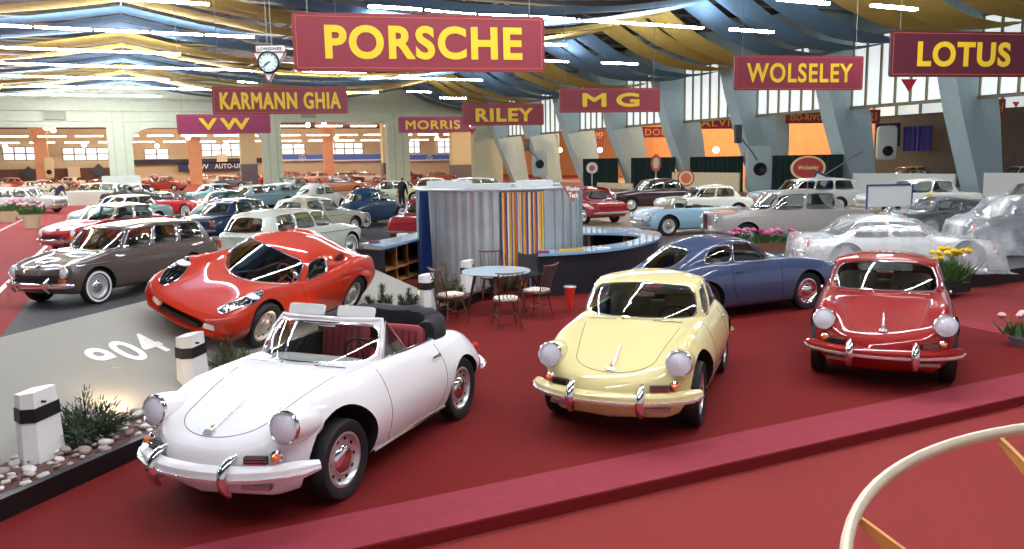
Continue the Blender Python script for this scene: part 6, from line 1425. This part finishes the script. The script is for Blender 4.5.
# far cars of the second hall
cols = ['d8b8a4', 'c8a08c', 'b34a38', 'e0d2c0', '8c3c34', 'd2c4b4', 'b08878', 'e4dccc', 'c46a50', '6a6468']
words_c = ['pale pink-beige', 'rosy beige', 'brick red', 'cream', 'dark red', 'pale grey-beige', 'dusty brown', 'off-white', 'orange-red', 'dark grey']
i = 0
random.seed(11)
for Y in (90, 100.5, 109.5, 123, 130):
    for X in range(-14, 38, 6):
        if 36 < X: continue
        c = cols[(i*7+i//3) % 10]; x = X+random.uniform(-.8, .8)
        park('small_saloon' if i % 3 else 'saloon', 'saloon_car', 'small distant car standing in the second hall behind the concrete piers', c, x, Y+random.uniform(-1, 1), random.choice([-30, 10, 150, 30]), group='distant cars of the second hall'); i += 1
for (X, Y, c, lab) in ((42, 52, 'b34a38', 'red car deep in the side hall, nearest the third rib'), (44, 60, 'd8d0c0', 'cream car in the side hall behind the fifth rib'), (43, 70, 'c8a08c', 'rosy car in the side hall behind the seventh rib'), (46, 36, '5a5a5e', 'dark grey car in the side hall right of the second rib')):
    park('small_saloon', 'small_saloon_car', lab, c, X, Y, 100)
drop_protos()

# people in the distance
def figure(lab, u, v, z, coat, trousers, rz, lean=0., h=1.75):
    q = g(u, v, z); s_ = h/1.75; me = bpy.data.meshes.new('person'); L = lean
    V = [(0, 0, .95), (.05+L*.3, 0, 1.2), (.10+L*.7, 0, 1.42), (.13+L*.9, 0, 1.52), (.16+L, 0, 1.62), (.17+L, 0, 1.73),
         (0, .09, .90), (.02, .10, .48), (-.02, .11, .07), (.09, .11, .03), (0, -.09, .90), (.08, -.10, .48), (.02, -.11, .07), (.13, -.11, .03),
         (.09+L*.7, .19, 1.40), (.14+L*.7, .24, 1.13), (.26+L*.7, .20, .92), (.30+L*.7, .19, .84), (.09+L*.7, -.19, 1.40), (.12+L*.7, -.24, 1.13), (.24+L*.7, -.20, .92), (.28+L*.7, -.19, .84)]
    E_ = [(0, 1), (1, 2), (2, 3), (3, 4), (4, 5), (0, 6), (6, 7), (7, 8), (8, 9), (0, 10), (10, 11), (11, 12), (12, 13), (2, 14), (14, 15), (15, 16), (16, 17), (2, 18), (18, 19), (19, 20), (20, 21)]
    R_ = [.14, .14, .15, .06, .085, .075, .09, .065, .05, .04, .09, .065, .05, .04, .07, .05, .04, .035, .07, .05, .04, .035]
    me.from_pydata(V, E_, []); o = bpy.data.objects.new('tmp', me); COL.objects.link(o); md = o.modifiers.new('s', 'SKIN'); me.skin_vertices or None
    for i_, r in enumerate(R_): me.skin_vertices[0].data[i_].radius = (r, r)
    me.skin_vertices[0].data[0].use_root = True; o.modifiers.new('ss', 'SUBSURF').levels = 1
    dg = DG(); dg.update(); m2 = bpy.data.meshes.new_from_object(o.evaluated_get(dg)); bpy.data.objects.remove(o)
    sk = mat('skin', 'c99a80', .6); cm_, tm_ = mat('coat_'+coat, coat, .8), mat('trousers_'+trousers, trousers, .8); hm = mat('hair_dark', '2c221c', .8)
    m2.materials.clear(); [m2.materials.append(m) for m in (cm_, tm_, sk, hm)]
    for p_ in m2.polygons:
        c = p_.center; p_.material_index = 3 if (c.z > 1.70 or (c.z > 1.60 and c.x < .13+L)) else (2 if c.z > 1.52 or (abs(c.y) > .16 and c.z < .92) else (1 if c.z < .95 else 0)); p_.use_smooth = True
    b = bpy.data.objects.new('person', m2); COL.objects.link(b); b.location = q; b.rotation_euler = (0, 0, rz); b.scale = (s_, s_, s_)
    return tag(b, lab, 'person')
figure('person in a dark blue coat leaning forward between the silver estate and the flower bed', 58, 211, .2, '2a3050', '1d2030', -.4, .28)
figure('person in black standing at the front of the cream-yellow fastback', 402, 213, .2, '1c1a1c', '1c1a1c', .6)

# ---- stray small marks and outer walls
k = MB(); k.box(-45.4, -45, -14, BY, -.1, 11.6); struct('wall_left', k, CONC, smooth=False)

# ------------------------------------------------------------------ world and exposure
w = bpy.data.worlds.new('world'); scn.world = w; w.use_nodes = True
bgn = w.node_tree.nodes['Background']; bgn.inputs[0].default_value = (.80, .86, 1, 1); bgn.inputs[1].default_value = .65
scn.view_settings.view_transform = 'Standard'; scn.view_settings.look = 'None'; scn.view_settings.exposure = -0.12; scn.view_settings.gamma = 1; scn.view_settings.use_curve_mapping = False
